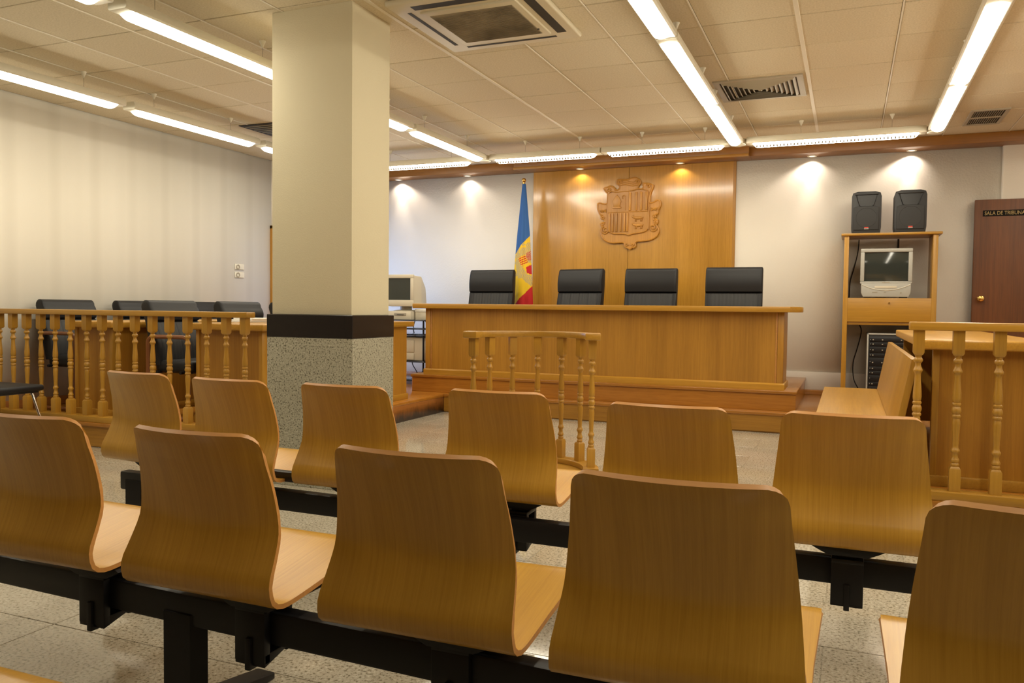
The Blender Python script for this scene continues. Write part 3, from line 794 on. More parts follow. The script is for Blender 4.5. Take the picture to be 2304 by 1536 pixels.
def judge_chair(label, group):
    t = thing('judge_chair', label, 'chair', (0, 0, 0), 0, group)
    obj('backrest', back_mesh(.570, 1.160, .900, .48, (.20, .27), .038), [M['leather'], M['leather_grey']], t, world=False)
    obj('seat', MB().box((-.26, -.30, .40), (.26, .20, .50), .035, 4), M['leather'], t, world=False)
    for s in (-1, 1):
        obj('armrest', MB().box((s*.29-.03, -.22, .60), (s*.29+.03, .14, .645), .015, 3).box((s*.29-.018, -.05, .40), (s*.29+.018, .0, .61), .006), M['plastic_black'], t, world=False)
    obj('gas_post', MB().lathe([(.03, .08), (.03, .25), (.022, .25), (.022, .40)], (0, 0), 16), M['black'], t, world=False)
    for k in range(5):
        a = 2*pi*k/5; lg = obj('leg', MB().tube([(0, 0, .11), (.14*cos(a), .14*sin(a), .10), (.28*cos(a), .28*sin(a), .065)], .02, 8, rad=[.028, .022, .016]), M['black'], t, world=False)
        obj('caster', MB().lathe([(.018, -.018), (.026, -.008), (.026, .008), (.018, .018)], (.29*cos(a), .027), 12, axis='y'), M['plastic_black'], lg, world=False)
        c = kids(lg)[0]; c.location = (0, .29*sin(a), 0)
    return t
G = 'high-backed black leather chairs behind the judges desk'
jc = judge_chair('high-backed black leather chair at far left, beside the flag', G)
jc.location = (-3.870, 8.50, Z2); jc.rotation_euler = (0, 0, -.06)
dup(jc, (-2.825, 8.50, Z2), -.24, 'high-backed black leather chair turned slightly, left of the crest')
dup(jc, (-1.985, 8.50, Z2), -.03, 'high-backed black leather chair directly under right side of the crest')
dup(jc, (-1.090, 8.40, Z2), .02, 'high-backed black leather chair at far right, by the panelling edge')

# ------------------------------------------------------------------ judges' desk
jd = thing('judge_desk', 'long oak judges desk on the upper platform', 'desk', (-2.35, 7.95, Z2))
obj('desktop', MB().prism([(-4.277, 7.60), (-.476, 7.60), (-.395, 7.72), (-.395, 8.22), (-4.277, 8.22)], 'z', 1.072, 1.122, .006), M['beech_x'], jd)
obj('front_panel', MB().box((-4.10, 7.715, Z2+.05), (-.585, 7.745, 1.072)), M['oak'], jd)
for x in (-4.176, -.585): obj('corner_post', MB().box((x, 7.705, Z2+.05), (x+.055, 7.745, 1.072), .004), M['oak'], jd)
for x in (-4.118, -.602): obj('corner_bead', MB().box((x, 7.708, Z2+.05), (x+.016, 7.72, 1.072), .003), M['ply'], jd)
obj('side_panel', MB().box((-.555, 7.745, Z2+.05), (-.530, 8.15, 1.072), .002, 1), M['oak'], jd)
obj('side_panel', MB().box((-4.176, 7.745, Z2+.05), (-4.151, 8.15, 1.072), .002, 1), M['oak'], jd)
obj('plinth', MB().prism([(7.69, Z2), (7.69, Z2+.05), (7.704, Z2+.062), (7.745, Z2+.062), (7.745, Z2)], 'x', -4.19, -.515, .002).box((-.555, 7.745, Z2), (-.515, 8.16, Z2+.058), .003).box((-4.19, 7.745, Z2), (-4.15, 8.16, Z2+.058), .003), M['beech_x'], jd)

# carved crest ---------------------------------------------------------
CY = YB-.038
OUT = [(-2.537, 2.559), (-2.527, 2.589), (-2.486, 2.594), (-2.424, 2.587), (-2.39, 2.592), (-2.349, 2.604), (-2.308, 2.602), (-2.273, 2.583), (-2.256, 2.559), (-2.262, 2.533), (-2.282, 2.514), (-2.285, 2.487), (-2.268, 2.473), (-2.237, 2.472), (-2.217, 2.491), (-2.224, 2.515), (-2.221, 2.531), (-2.198, 2.536), (-2.164, 2.532), (-2.113, 2.513), (-2.116, 2.48), (-2.135, 2.434), (-2.145, 2.388), (-2.141, 2.309), (-2.086, 2.32), (-2.046, 2.338), (-2.022, 2.311), (-2.025, 2.265), (-2.048, 2.226), (-2.05, 2.186), (-2.077, 2.171), (-2.096, 2.148), (-2.096, 2.112), (-2.076, 2.121), (-2.052, 2.107), (-2.055, 2.074), (-2.081, 2.06), (-2.058, 2.044), (-2.039, 2.011), (-2.036, 1.974), (-2.059, 1.929), (-2.105, 1.897), (-2.159, 1.881), (-2.227, 1.876), (-2.288, 1.871), (-2.305, 1.847), (-2.301, 1.821), (-2.321, 1.801), (-2.342, 1.805), (-2.365, 1.785), (-2.393, 1.799), (-2.417, 1.809), (-2.432, 1.83), (-2.429, 1.85), (-2.46, 1.864), (-2.529, 1.862), (-2.592, 1.863), (-2.649, 1.882), (-2.691, 1.916), (-2.717, 1.965), (-2.721, 2.005), (-2.704, 2.039), (-2.687, 2.049), (-2.715, 2.063), (-2.722, 2.087), (-2.694, 2.1), (-2.67, 2.102), (-2.681, 2.133), (-2.715, 2.147), (-2.72, 2.172), (-2.699, 2.183), (-2.731, 2.196), (-2.749, 2.231), (-2.761, 2.272), (-2.758, 2.319), (-2.733, 2.332), (-2.691, 2.315), (-2.652, 2.322), (-2.643, 2.335), (-2.643, 2.43), (-2.665, 2.458), (-2.687, 2.492), (-2.68, 2.506), (-2.645, 2.511), (-2.603, 2.522), (-2.564, 2.5), (-2.553, 2.473), (-2.526, 2.472), (-2.502, 2.491), (-2.499, 2.517), (-2.523, 2.539)]
SH = [(-2.64, 2.429), (-2.539, 2.445), (-2.384, 2.450), (-2.171, 2.452), (-2.152, 2.05), (-2.161, 2.011), (-2.201, 1.979), (-2.283, 1.967), (-2.344, 1.959), (-2.378, 1.943), (-2.413, 1.957), (-2.475, 1.962), (-2.559, 1.964), (-2.608, 1.989), (-2.63, 2.023), (-2.634, 2.057)]
cr = thing('carved_crest', 'carved oak coat of arms hanging on the panelling', 'emblem', (-2.39, CY, 1.79))
def xz(p, d): return (p[0], CY-d, p[1])
def smooth(pts, k=3):
    P = [Vector((a, b)) for a, b in pts]; n = len(P); o = []
    for i in range(n):
        p0, p1, p2, p3 = P[i-1], P[i], P[(i+1) % n], P[(i+2) % n]
        for j in range(k):
            t = j/k; q = .5*((2*p1)+(-p0+p2)*t+(2*p0-5*p1+4*p2-p3)*t*t+(-p0+3*p1-3*p2+p3)*t**3); o.append((q.x, q.y))
    return o
OS = smooth(OUT, 3)
mb = MB(); mb.prism(OS, 'y', CY, CY-.022); obj('backing', mb, M['carved'], cr)
obj('border_ridge', MB().tube([xz(p, .022) for p in OS], .0100, 6, closed=True), M['carved'], cr)
mb = MB(); mb.prism(SH, 'y', CY-.018, CY-.036); obj('shield', mb, M['carved'], cr)
obj('shield_rim', MB().tube([xz(p, .036) for p in smooth(SH, 2)], .0065, 6, closed=True), M['carved'], cr)
obj('quarter_line', MB().tube([xz(p, .037) for p in ((-2.384, 2.445), (-2.382, 1.955))], .005, 6).tube([xz(p, .037) for p in ((-2.636, 2.212), (-2.160, 2.214))], .005, 6), M['carved'], cr)
for x in (-2.390, -2.317, -2.260, -2.200):       # raised bars between the sunk ones
    obj('bar', MB().box((x+.008, CY-.051, 2.228), (x+.034, CY-.030, 2.436), .004), M['carved'], cr)
for x in (-2.625, -2.585, -2.540, -2.490, -2.444, -2.412):
    obj('bar', MB().box((x+.002, CY-.051, 1.985), (x+.024, CY-.030, 2.200), .004), M['carved'], cr)
mt = MB()   # bishop's mitre over a crozier
mt.prism([(-2.56, 2.27), (-2.575, 2.34), (-2.55, 2.385), (-2.523, 2.415), (-2.497, 2.385), (-2.475, 2.34), (-2.49, 2.27)], 'y', CY-.034, CY-.050, .005)
mt.box((-2.575, CY-.050, 2.255), (-2.475, CY-.034, 2.276), .004)
obj('mitre', mt, M['carved'], cr)
cz = [(-2.425, 2.235), (-2.43, 2.37)]+[(-2.445+.018*cos(a), 2.385+.020*sin(a)) for a in [math.radians(d) for d in (0, 40, 80, 120, 160, 200, 240)]]
obj('crozier', MB().tube([xz(p, .042) for p in cz], .006, 6), M['carved'], cr)
for (cx_, cz_) in ((-2.270, 2.140), (-2.268, 2.055)):   # two cows
    m = MB()
    def ell(a, b, c, d, ry):
        vs = bmesh.ops.create_uvsphere(m.bm, u_segments=12, v_segments=7, radius=1, matrix=Matrix.Translation((a, CY-.038, b)) @ Matrix.Diagonal((c, .012, d, 1)) if not ry else Matrix.Translation((a, CY-.038, b)) @ Matrix.Rotation(ry, 4, 'Y') @ Matrix.Diagonal((c, .012, d, 1)))
    ell(cx_, cz_, .050, .018, 0); ell(cx_-.058, cz_+.012, .020, .012, .5); ell(cx_-.040, cz_+.006, .022, .012, -.3)
    for lx_ in (-.036, -.022, .028, .042): ell(cx_+lx_, cz_-.026, .006, .018, 0)
    ell(cx_+.054, cz_-.002, .004, .018, .3)
    m.tube([xz((cx_-.066, cz_+.020), .040), xz((cx_-.076, cz_+.034), .040)], .003, 5); m.tube([xz((cx_-.052, cz_+.022), .040), xz((cx_-.050, cz_+.036), .040)], .003, 5)
    obj('cow', m, M['carved'], cr)
def spiral(cx_, cz_, r, turns, a_0, sgn):
    return [xz((cx_+sgn*r*(1-.8*i/30)*cos(a_0+turns*2*pi*i/30), cz_+r*(1-.8*i/30)*sin(a_0+turns*2*pi*i/30)), .028) for i in range(31)]
for (a, b, c, d, e, s) in ((-2.664, 2.008, .050, 1.6, 1.9, 1), (-2.098, 2.022, .050, 1.6, 1.9, -1), (-2.63, 2.475, .025, 1.2, 0, 1), (-2.16, 2.50, .024, 1.2, 0, -1), (-2.29, 2.555, .024, 1.2, 0, -1), (-2.50, 2.56, .024, 1.2, 0, 1), (-2.085, 2.150, .020, 1.2, 0, -1), (-2.695, 2.150, .020, 1.2, 0, 1), (-2.07, 2.085, .016, 1.2, 0, -1), (-2.695, 2.08, .016, 1.2, 0, 1), (-2.405, 1.83, .018, 1.1, 0, 1), (-2.335, 1.83, .018, 1.1, 0, -1)):
    obj('scroll', MB().tube(spiral(a, b, c, d, e, s), .0090, 6), M['carved'], cr)
for s, bx in ((1, -2.10), (-1, -2.68)):        # leaf fans at both sides
    for k in range(4):
        a = math.radians(35+k*22); L_ = .085-.008*k
        p = [xz((bx+s*(-.025+L_*f*sin(a+f*.5)), 2.215+.012*k+L_*f*cos(a+f*.5)*.9), .032) for f in (0, .25, .5, .75, 1)]
        obj('leaf', MB().tube(p, .008, 6, rad=[.005, .008, .009, .008, .003]), M['carved'], cr)
rb = MB()
for k in range(3): rb.tube([xz((-2.50+.22*f, 2.565-.022*k+.010*sin(f*2*pi)-.0*f), .026) for f in [i/12 for i in range(13)]], .006, 6)
obj('ribbon_fold', rb, M['carved'], cr)

# flag --------------------------------------------------------------------
fl = thing('flag', 'blue, yellow and red flag hanging furled on a pole with gilt ball', 'flag', (-3.578, 9.0, Z2))
FX, FY = -3.578, 9.0
obj('pole', MB().lathe([(.013, Z2+.03), (.013, 2.555), (.017, 2.556), (.017, 2.566), (.010, 2.568)], (FX, FY), 12), M['brass'], fl)
s = MB(); bmesh.ops.create_uvsphere(s.bm, u_segments=20, v_segments=12, radius=.026, matrix=Matrix.Translation((FX, FY, 2.592)))
obj('finial', s, M['brass'], fl)
obj('stand', MB().lathe([(.16, Z2), (.16, Z2+.015), (.05, Z2+.03), (.02, Z2+.05)], (FX, FY), 24), M['brass'], fl)
def inpoly(x, y, P):
    c = False; n = len(P)
    for i in range(n):
        (x0, y0), (x1, y1) = P[i], P[i-1]
        if (y0 > y) != (y1 > y) and x < (x1-x0)*(y-y0)/(y1-y0)+x0: c = not c
    return c
def fcol(x, z):
    """printed pattern of the cloth: a, b run across and down the hanging flag in units of about 1 mm"""
    a = 285+(x+3.587)*874; b = 124+(2.543-z)*944
    if b < (905-1.25*(a-205) if a < 235 else 862-1.25*(a-235)): return 0
    if b > 1445-(a-235)*1.15: return 2
    if inpoly(a, b, [(245, 945), (326, 905), (357, 988), (300, 1035)]):
        d = (a-245)*.45+(b-945)*.90; return 2 if int((d+20)/11) % 2 else 1
    if inpoly(a, b, [(330, 895), (400, 850), (400, 960), (355, 975)]): return 2 if int(a/9)+int(b/12) & 1 else 3
    if inpoly(a, b, [(338, 1045), (400, 1010), (400, 1120), (350, 1115)]): return 2
    if inpoly(a, b, [(302, 1040), (357, 990), (410, 1000), (410, 1150), (352, 1120)]): return 1
    w_ = 10*sin(a*.11)+9*sin(b*.09)
    if inpoly(a+w_, b+w_, [(200, 900), (290, 850), (320, 790), (400, 760), (400, 1250), (340, 1215), (300, 1165), (215, 1145), (235, 1080), (205, 1010)]): return 3 if sin(a*.35+3*sin(b*.12)) > -.75 else 1
    return 1
mb = MB(); NA, NZ = 160, 200; V = []
for j in range(NZ+1):
    z = 2.548-(2.548-.85)*j/NZ; f = j/NZ
    rx_ = .020+.100*min(1, f*1.22)**.85; ry_ = .018+.050*f; row = []
    for i in range(NA):
        a = 2*pi*i/NA; k = 1+.16*min(1, f*3)*sin(a*4+1.2+f*1.5)+.07*min(1, f*3)*sin(a*7+.4)
        row.append(mb.bm.verts.new((FX+.004+rx_*k*cos(a)-.008*f, FY+ry_*k*sin(a), z)))
    V.append(row)
for j in range(NZ):
    for i in range(NA):
        q = (V[j][i], V[j][(i+1) % NA], V[j+1][(i+1) % NA], V[j+1][i]); f = mb.bm.faces.new(q)
        c = sum((v.co for v in q), Vector())/4; f.material_index = fcol(c.x, c.z)
mb.bm.faces.new(V[0]); bmesh.ops.recalc_face_normals(mb.bm, faces=mb.bm.faces)
obj('cloth', mb, [M['blue'], M['yellow'], M['red'], M['embroid']], fl, angle=1.5)

# ------------------------------------------------------------------ cabinet with television, speakers, rack
CF = 8.87
cb = thing('tv_cabinet', 'tall open oak cabinet against the back wall', 'cabinet', (.37, 9.1, Z1))
obj('top_board', MB().box((-.085, CF-.02, 1.842), (.822, YB-.03, 1.868), .008, 2), M['beech_x'], cb)
obj('side_panel', MB().box((-.055, CF, Z1), (-.010, YB-.03, 1.842), .003), M['beech'], cb)
obj('side_panel', MB().box((.742, CF, Z1), (.787, YB-.03, 1.842), .003), M['beech'], cb)
obj('shelf', MB().box((-.010, CF+.01, 1.200), (.742, YB-.03, 1.224), .002), M['beech_x'], cb)
fp = obj('drop_front', MB().box((-.010, CF+.002, .985), (.742, CF+.022, 1.222), .002), M['beech_x'], cb)
obj('lock', MB().lathe([(.008, 0), (.009, .012), (.004, .014)], (0, 0), 14, axis='y'), M['brass'], fp, world=False)
lk = kids(fp)[0]; lk.location = (.37-.37, CF-.012-9.1, 1.175-Z1)
obj('lower_shelf', MB().box((-.010, CF+.02, .955), (.742, YB-.03, .985), .002), M['beech_x'], cb)
def speaker(x0, x1, label):
    y0, z0, z1 = 8.90, 1.868, 2.285; cx = (x0+x1)/2; t = thing('loudspeaker', label, 'speaker', (cx, y0+.13, z0), 0, 'black loudspeakers on the cabinet')
    h = (x1-x0)/2
    mb = MB(); mb.prism([(cx-h*.94, z0), (cx+h*.94, z0), (cx+h, z0+.06), (cx+h, z1-.05), (cx+h*.92, z1-.014), (cx+h*.6, z1), (cx-h*.6, z1), (cx-h*.92, z1-.014), (cx-h, z1-.05), (cx-h, z0+.06)], 'y', y0+.01, y0+.26, .010)
    obj('cabinet_shell', mb, M['plastic_black'], t)
    # horn recess: bezel around a flared trumpet
    g = MB()
    def fn(u, v):
        xx = (u-.5)*2; zz = (v-.5)*2; d = .040*max(0, 1-xx*xx)*max(0, 1-zz*zz)**.5
        return (cx+xx*h*(.62-.14*zz*-1), y0+.0005-.004*(abs(zz) > .98)+d*1.6, z1-.088+zz*.062)
    g.grid(fn, 16, 10, flip=True); g.box((cx-h*.80, y0-.003, z1-.034), (cx+h*.80, y0+.014, z1-.020), .003)
    obj('horn', g, M['plastic_black'], t)
    obj('horn_throat', MB().box((cx-.020, y0+.030, z1-.120), (cx+.020, y0+.075, z1-.050), .006), M['ac_dark'], t)
    g = MB(); g.prism([(cx-h*.84, z0+.035), (cx+h*.84, z0+.035), (cx+h*.84, z1-.160), (cx+h*.5, z1-.145), (cx-h*.5, z1-.145), (cx-h*.84, z1-.160)], 'y', y0-.002, y0+.012, .005)
    gr = obj('grille', g, M['grille'], t)
    g = MB(); g.lathe([(h*.68, 0), (h*.70, .0015), (h*.72, 0)], (0, 0), 28, axis='y', cap=False)
    for v in g.bm.verts: v.co = Vector((cx+v.co.x, y0-.002-v.co.y, z0+.155+v.co.z))
    obj('woofer_ring', g, M['grille'], gr, root=t)
    bd = obj('badge', MB().box((cx-.016, y0-.006, z0+.050), (cx+.022, y0-.001, z0+.062), .001).box((cx-.018, y0-.006, z0+.040), (cx+.024, y0-.001, z0+.048), .001, mi=1), [M['redled'], M['silver']], t)
    return t
speaker(.004, .278, 'left black loudspeaker standing on the oak cabinet')
speaker(.392, .682, 'right black loudspeaker standing on the oak cabinet')
# television
tv = thing('television', 'silver box television on the cabinet shelf', 'television', (.335, 9.0, 1.224))
T0, T1, TB, TT, TY0 = .100, .572, 1.235, 1.715, 8.90
mb = MB(); mb.box((T0+.02, TY0+.03, TB+.03), (T1-.02, TY0+.20, TT-.02), .02, 3); mb.box((T0+.09, TY0+.2, TB+.06), (T1-.09, TY0+.36, TT-.08), .03, 3)
obj('tube_housing', mb, M['silver'], tv)
mb = MB(); z0s, z1s, x0s, x1s = TB+.155, TT-.035, T0+.038, T1-.038
for q in (((T0, TT-.037), (T1, TT)), ((T0, z0s), (x0s, z1s)), ((x1s, z0s), (T1, z1s)), ((T0, z0s-.025), (T1, z0s))): mb.box((q[0][0], TY0, q[0][1]), (q[1][0], TY0+.05, q[1][1]), .008, 2)
obj('bezel', mb, M['silver'], tv)
mb = MB(); mb.grid(lambda u, v: (x0s-.004+(x1s-x0s+.008)*u, TY0+.026-.016*(1-(2*u-1)**2)*.6-.010*(1-(2*v-1)**2), z0s-.004+(z1s-z0s+.008)*v), 20, 16)
obj('screen', mb, M['screen'], tv)
mb = MB(); mb.prism([(T0+.01, z0s-.02), (T1-.01, z0s-.02), (T1-.012, TB+.04), (T1-.03, TB), (T0+.03, TB), (T0+.012, TB+.04)], 'y', TY0-.004, TY0+.06, .006)
obj('lower_fascia', mb, M['silver'], tv)
sm = [(T0+.02+(T1-T0-.04)*i/16, TY0-.006, z0s-.035-.055*(1-(i/8-1)**2)) for i in range(17)]
obj('smile_line', MB().tube(sm, .0035, 6), M['white_metal'], tv)
obj('tape_slot', MB().box((.235, TY0-.007, TB+.085), (.435, TY0-.003, TB+.108), .001), M['beige'], tv)
obj('button_row', MB().box((.215, TY0-.007, TB+.042), (.262, TY0-.003, TB+.052)).box((.32, TY0-.007, TB+.044), (.34, TY0-.003, TB+.052)).box((.465, TY0-.009, TB+.034), (.479, TY0-.003, TB+.048)), M['beige_d'], tv)
obj('badge', MB().box((.300, TY0-.002, z0s-.016), (.372, TY0+.002, z0s-.008)), M['beige_d'], tv)
obj('foot', MB().box((T0+.04, TY0+.02, 1.224), (T0+.10, TY0+.3, TB+.002)).box((T1-.10, TY0+.02, 1.224), (T1-.04, TY0+.3, TB+.002)), M['plastic_black'], tv)
# equipment rack in the lower bay
rk = thing('equipment_rack', 'black equipment rack with light edging under the cabinet', 'electronics', (.45, 9.08, Z1))
R0, R1, RT = .180, .700, .872
obj('case', MB().box((R0+.012, 8.90, Z1), (R1-.012, 9.30, RT-.012), .004), M['plastic_black'], rk)
e = MB(); e.box((R0, 8.885, Z1), (R0+.014, 9.30, RT), .003); e.box((R1-.014, 8.885, Z1), (R1, 9.30, RT), .003); e.box((R0, 8.885, RT-.014), (R1, 9.30, RT), .003); e.box((R0, 8.885, Z1), (R1, 9.30, Z1+.012), .003)
obj('edging', e, M['silver'], rk)
zz = Z1+.03; i = 0
while zz < RT-.06:
    hgt = (.044, .088, .044, .066, .044)[i % 5]
    u = obj('rack_unit', MB().box((R0+.024, 8.884, zz), (R1-.024, 8.905, zz+hgt-.004), .002), M['black'], rk)
    kb = MB()
    for k in range(5):
        if random.random() < .75: obj('knob', MB().box((R0+.05+k*.085, 8.876, zz+hgt*.35), (R0+.062+k*.085, 8.885, zz+hgt*.35+.010), .001), M['beige_d'], u, root=rk)
    sc = MB()
    for xx in (R0+.030, R1-.036): sc.box((xx, 8.880, zz+hgt*.5-.003), (xx+.006, 8.886, zz+hgt*.5+.003))
    obj('screw', sc, M['silver'], u, root=rk)
    zz += hgt; i += 1
def cable(name, label, pts, r=.005, cat='cable'):
    P = [Vector(p) for p in pts]; o = []
    for i in range(len(P)-1):
        p0, p1, p2, p3 = P[max(i-1, 0)], P[i], P[i+1], P[min(i+2, len(P)-1)]
        for k in range(8):
            t = k/8; o.append(.5*((2*p1)+(-p0+p2)*t+(2*p0-5*p1+4*p2-p3)*t*t+(-p0+3*p1-3*p2+p3)*t**3))
    o.append(P[-1]); return tag(obj(name, MB().tube(o, r, 6), M['cord']), label, cat)
cable('cable', 'black cable hanging inside cabinet left of the television', [(.085, 9.34, 1.84), (.075, 9.33, 1.70), (.045, 9.32, 1.55), (.010, 9.31, 1.40), (.004, 9.30, 1.232)], .006)
cable('cable', 'black cable behind the television near the cabinet top', [(.46, 9.35, 1.84), (.46, 9.35, 1.60), (.455, 9.34, 1.24)], .010)
cable('cable', 'black cable dangling beside the equipment rack', [(.11, 9.28, .95), (.13, 9.27, .88), (.10, 9.26, .72), (.06, 9.25, .55), (.07, 9.24, .38), (.13, 9.2, .26), (.16, 9.15, .20)], .006)
pts = [(.02+.06*sin(i*1.9)+.05, 8.98+.07*cos(i*1.3), Z1+.01+.035*abs(sin(i*.9))) for i in range(14)]
cable('cable_bundle', 'tangled black cables on the floor inside the cabinet', pts, .010)

# ------------------------------------------------------------------ bench, right table
bn = thing('bench', 'low oak bench with slanted backrest beside the right platform', 'bench', (.05, 5.75, 0))
BY0, BY1 = 4.50, 7.06
obj('seat', MB().box((-.165, BY0, .447), (.225, BY1, .475), .004), M['beech_y'], bn)
mb = MB(); mb.prism([(.215, .40), (.245, .40), (.325, .838), (.322, .850), (.295, .850), (.222, .46)], 'y', BY0-.02, BY1, .003)
obj('backrest', mb, M['beech'], bn)
for y in (BY0+.05, (BY0+BY1)/2, BY1-.08): obj('leg', MB().box((-.12, y, 0), (.22, y+.03, .447), .003), M['beech'], bn)
obj('apron', MB().box((-.13, BY0+.05, .37), (-.108, BY1-.05, .447), .002), M['beech_y'], bn)
def table(name, label, x0, x1, y0, y1, top, inset=.05, cat='table'):
    t = thing(name, label, cat, ((x0+x1)/2, (y0+y1)/2, Z1))
    obj('tabletop', MB().box((x0, y0, top-.052), (x1, y1, top), .010, 3), M['beech_y'], t)
    i = inset
    obj('end_panel', MB().box((x0+i+.03, y0+i+.01, Z1+.05), (x1-i, y0+i+.035, top-.052)), M['oak'], t)
    obj('corner_post', MB().box((x1-i-.03, y0+i, Z1+.05), (x1-i+.002, y0+i+.05, top-.052), .003), M['beech'], t)
    obj('corner_post', MB().box((x0+i, y0+i, Z1+.05), (x0+i+.032, y0+i+.05, top-.052), .003), M['beech'], t)
    obj('side_panel', MB().box((x1-i-.025, y0+i+.05, Z1+.05), (x1-i-.002, y1-i, top-.052)), M['oak'], t)
    obj('far_panel', MB().box((x0+i, y1-i-.025, Z1+.05), (x1-i-.025, y1-i, top-.052)), M['oak'], t)
    obj('plinth', MB().box((x0+i-.012, y0+i-.012, Z1), (x1-i+.012, y0+i+.035, Z1+.055), .004).box((x1-i-.03, y0+i+.035, Z1), (x1-i+.012, y1-i+.012, Z1+.055), .004), M['beech_y'], t)
    return t
table('table', 'oak table on the right platform behind the railing', .355, .95, 4.66, 7.20, .944, .055)
tb = table('table', 'oak table on the left platform with end facing railing beside pillar', -4.66, -3.925, 4.78, 7.02, .945, .055)
ta = table('table', 'oak table nearest the left wall behind the railing', -5.84, -5.33, 4.70, 7.00, .943, .05)
pp = MB()
for k in range(3): pp.box((-4.62+.01*k, 5.22+.01*k, .9455+.012*k), (-4.42+.01*k, 5.48-.01*k, .9565+.012*k), .002, 1)
tag(obj('paper_stack', pp, M['paper']), 'small stack of white papers on the left platform table', 'papers')
# wall sockets
for z, lab in ((1.522, 'upper small beige wall plate with round socket on left wall'), (1.43, 'lower small beige wall plate with round socket on left wall')):
    t = thing('wall_socket', lab, 'socket', (XL, 7.49, z), 0, 'wall plates on the left wall')
    obj('plate', MB().box((XL, 7.415, z-.034), (XL+.008, 7.570, z+.034), .003), M['white'], t)
    g = MB(); g.lathe([(.026, 0), (.029, .006), (.018, .006), (.018, .001)], (0, 0), 20, axis='x', cap=False)
    for v in g.bm.verts: v.co = Vector((XL+.008+v.co.x, 7.462+v.co.y, z+v.co.z))
    obj('socket_ring', g, M['beige_d'], t)
    obj('label_strip', MB().box((XL+.008, 7.42, z-.033), (XL+.010, 7.555, z-.027)), M['beige_d'], t)

# chrome legged seat at far left
cc = thing('tube_chair', 'black padded seat with chrome tube legs at left edge', 'chair', (-5.72, 4.02, 0))
obj('seat', MB().box((-5.98, 3.86, .435), (-5.50, 4.26, .480), .018, 3), M['leather'], cc)
for (ax, ay, bx, by) in ((-5.56, 3.92, -5.46, 3.86), (-5.56, 4.20, -5.46, 4.26), (-5.92, 3.92, -6.0, 3.86), (-5.92, 4.20, -6.0, 4.26)):
    obj('leg', MB().tube([(ax-.03, ay, .430), (ax, ay, .415), (bx, by, .03), (bx, by, 0.0)], .009, 8), M['chrome'], cc)
obj('seat_frame', MB().box((-5.95, 3.89, .42), (-5.53, 4.23, .437), .004), M['plastic_black'], cc)

# ------------------------------------------------------------------ computer cart
KX0, KX1, KY0, KY1 = -5.55, -4.50, 8.28, 8.85
kc = thing('computer_cart', 'black wire-framed cart with dark glass shelves behind the pillar', 'cart', (-5.1, 8.56, Z1))
for z in (.935, .835, .765, .455, .235): obj('shelf', MB().box((KX0, KY0, z-.012), (KX1, KY1, z), .004), M['glass'], kc)
for x in (KX0+.03, KX1-.03):
    for y in (KY0+.03, KY1-.03): obj('leg', MB().tube([(x, y, Z1+.04), (x, y, .935)], .011, 8), M['black'], kc)
for x in (KX0+.03, KX1-.03):
    for y in (KY0+.03, KY1-.03): obj('caster', MB().lathe([(.010, y-.012), (.024, y-.008), (.024, y+.008), (.010, y+.012)], (x, Z1+.024), 12, axis='y'), M['plastic_black'], kc)
pc = thing('desktop_computer', 'beige flat desktop computer under the monitor', 'computer', (-5.07, 8.55, .935))
obj('case', MB().box((-5.32, 8.33, .936), (-4.88, 8.78, 1.035), .006), M['beige'], pc)
obj('drive_bay', MB().box((-5.10, 8.325, .985), (-4.94, 8.332, 1.015), .002), M['beige_d'], pc)
obj('drive_slot', MB().box((-5.06, 8.321, .990), (-4.97, 8.327, .996)), M['plastic_black'], pc)
bx = thing('document_box', 'small cream box beside the desktop computer', 'box', (-4.77, 8.5, .935))
obj('box_body', MB().box((-4.86, 8.40, .936), (-4.70, 8.66, 1.045), .003), M['beige'], bx); obj('lid', MB().box((-4.865, 8.395, 1.03), (-4.695, 8.665, 1.062), .003), M['white'], bx)
mo = thing('monitor', 'beige tube monitor beside the pillar', 'monitor', (-5.05, 8.5, 1.035))
mb = MB()
A = [(-5.27, 8.34, 1.10), (-4.85, 8.34, 1.10), (-4.85, 8.34, 1.455), (-5.27, 8.34, 1.455)]
B = [(-5.25, 8.52, 1.09), (-4.84, 8.52, 1.09), (-4.845, 8.52, 1.445), (-5.25, 8.52, 1.445)]
C = [(-5.20, 8.76, 1.10), (-4.90, 8.76, 1.10), (-4.92, 8.76, 1.32), (-5.18, 8.76, 1.32)]
rr = [[mb.bm.verts.new(p) for p in q] for q in (A, B, C)]
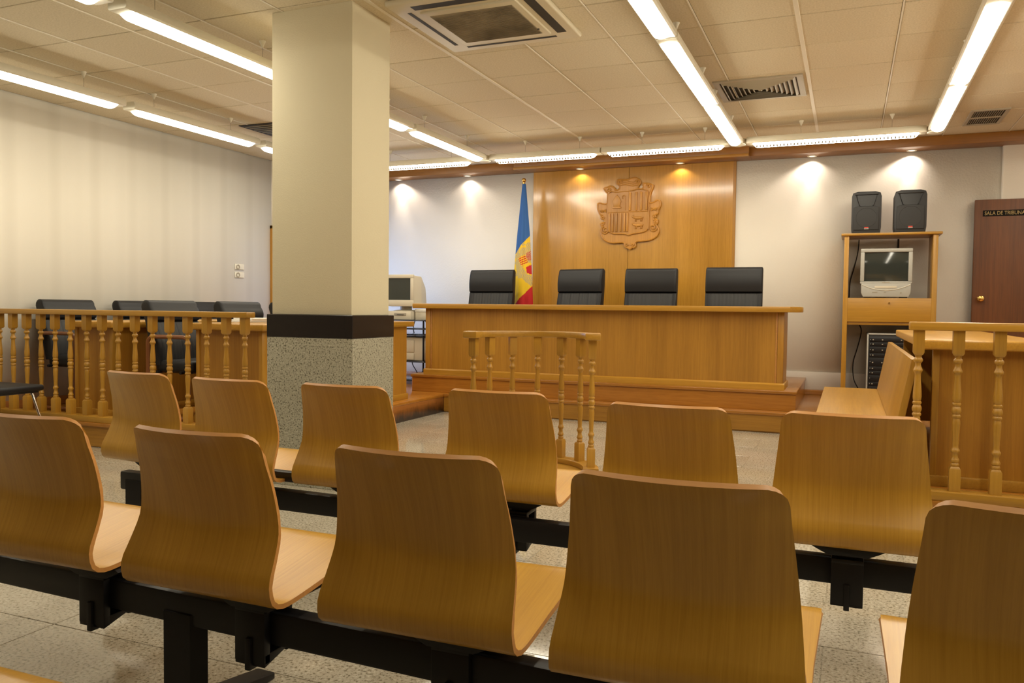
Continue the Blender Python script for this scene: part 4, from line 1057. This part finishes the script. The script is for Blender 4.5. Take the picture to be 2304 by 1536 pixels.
for P_, Q_ in zip(rr, rr[1:]):
    for i in range(4): mb.bm.faces.new((P_[i], P_[(i+1) % 4], Q_[(i+1) % 4], Q_[i]))
mb.bm.faces.new(rr[0]); mb.bm.faces.new(rr[-1]); bmesh.ops.recalc_face_normals(mb.bm, faces=mb.bm.faces)
bmesh.ops.bevel(mb.bm, geom=list(mb.bm.edges), offset=.010, segments=3, profile=.5, affect='EDGES')
obj('housing', mb, M['beige'], mo)
mb = MB()
for q in (((-5.275, 1.42), (-4.845, 1.462)), ((-5.275, 1.092), (-4.845, 1.165)), ((-5.275, 1.165), (-5.235, 1.42)), ((-4.885, 1.165), (-4.845, 1.42))): mb.box((q[0][0], 8.322, q[0][1]), (q[1][0], 8.345, q[1][1]), .004, 2)
obj('bezel', mb, M['beige'], mo)
obj('screen', MB().box((-5.236, 8.334, 1.164), (-4.884, 8.342, 1.421)), M['screen'], mo)
obj('swivel_base', MB().lathe([(.15, 1.036), (.15, 1.046), (.07, 1.052), (.07, 1.10)], (-5.05, 8.52), 24), M['beige'], mo)
pr = thing('printer', 'beige laser printer on the middle shelf of the cart', 'printer', (-4.88, 8.5, .455))
obj('body', MB().box((-5.15, 8.33, .457), (-4.70, 8.72, .735), .018, 3), M['beige'], pr)
obj('paper_tray', MB().box((-5.12, 8.318, .47), (-4.83, 8.335, .545), .004), M['beige'], pr)
obj('front_door', MB().box((-5.12, 8.320, .56), (-4.83, 8.335, .70), .004), M['beige'], pr)
for o_ in (pc, bx, mo, pr): o_.location.x += .17
for i, (x, dx) in enumerate(((-4.83, .05), (-4.74, -.04), (-4.62, .03), (-5.02, -.03))):
    cable('cable', ('black cable hanging behind the cart, %s' % ('leftmost', 'second from left', 'nearest the desk', 'far left by the table')[i]), [(x, 8.89+.035*i, .93), (x+dx, 8.895+.035*i, .80), (x-dx, 8.90+.035*i, .60), (x+dx*1.5, 8.895+.035*i, .40), (x-dx, 8.89+.035*i, .26), (x, 8.89+.035*i, .194)], .006)
print('tiles', ntile)
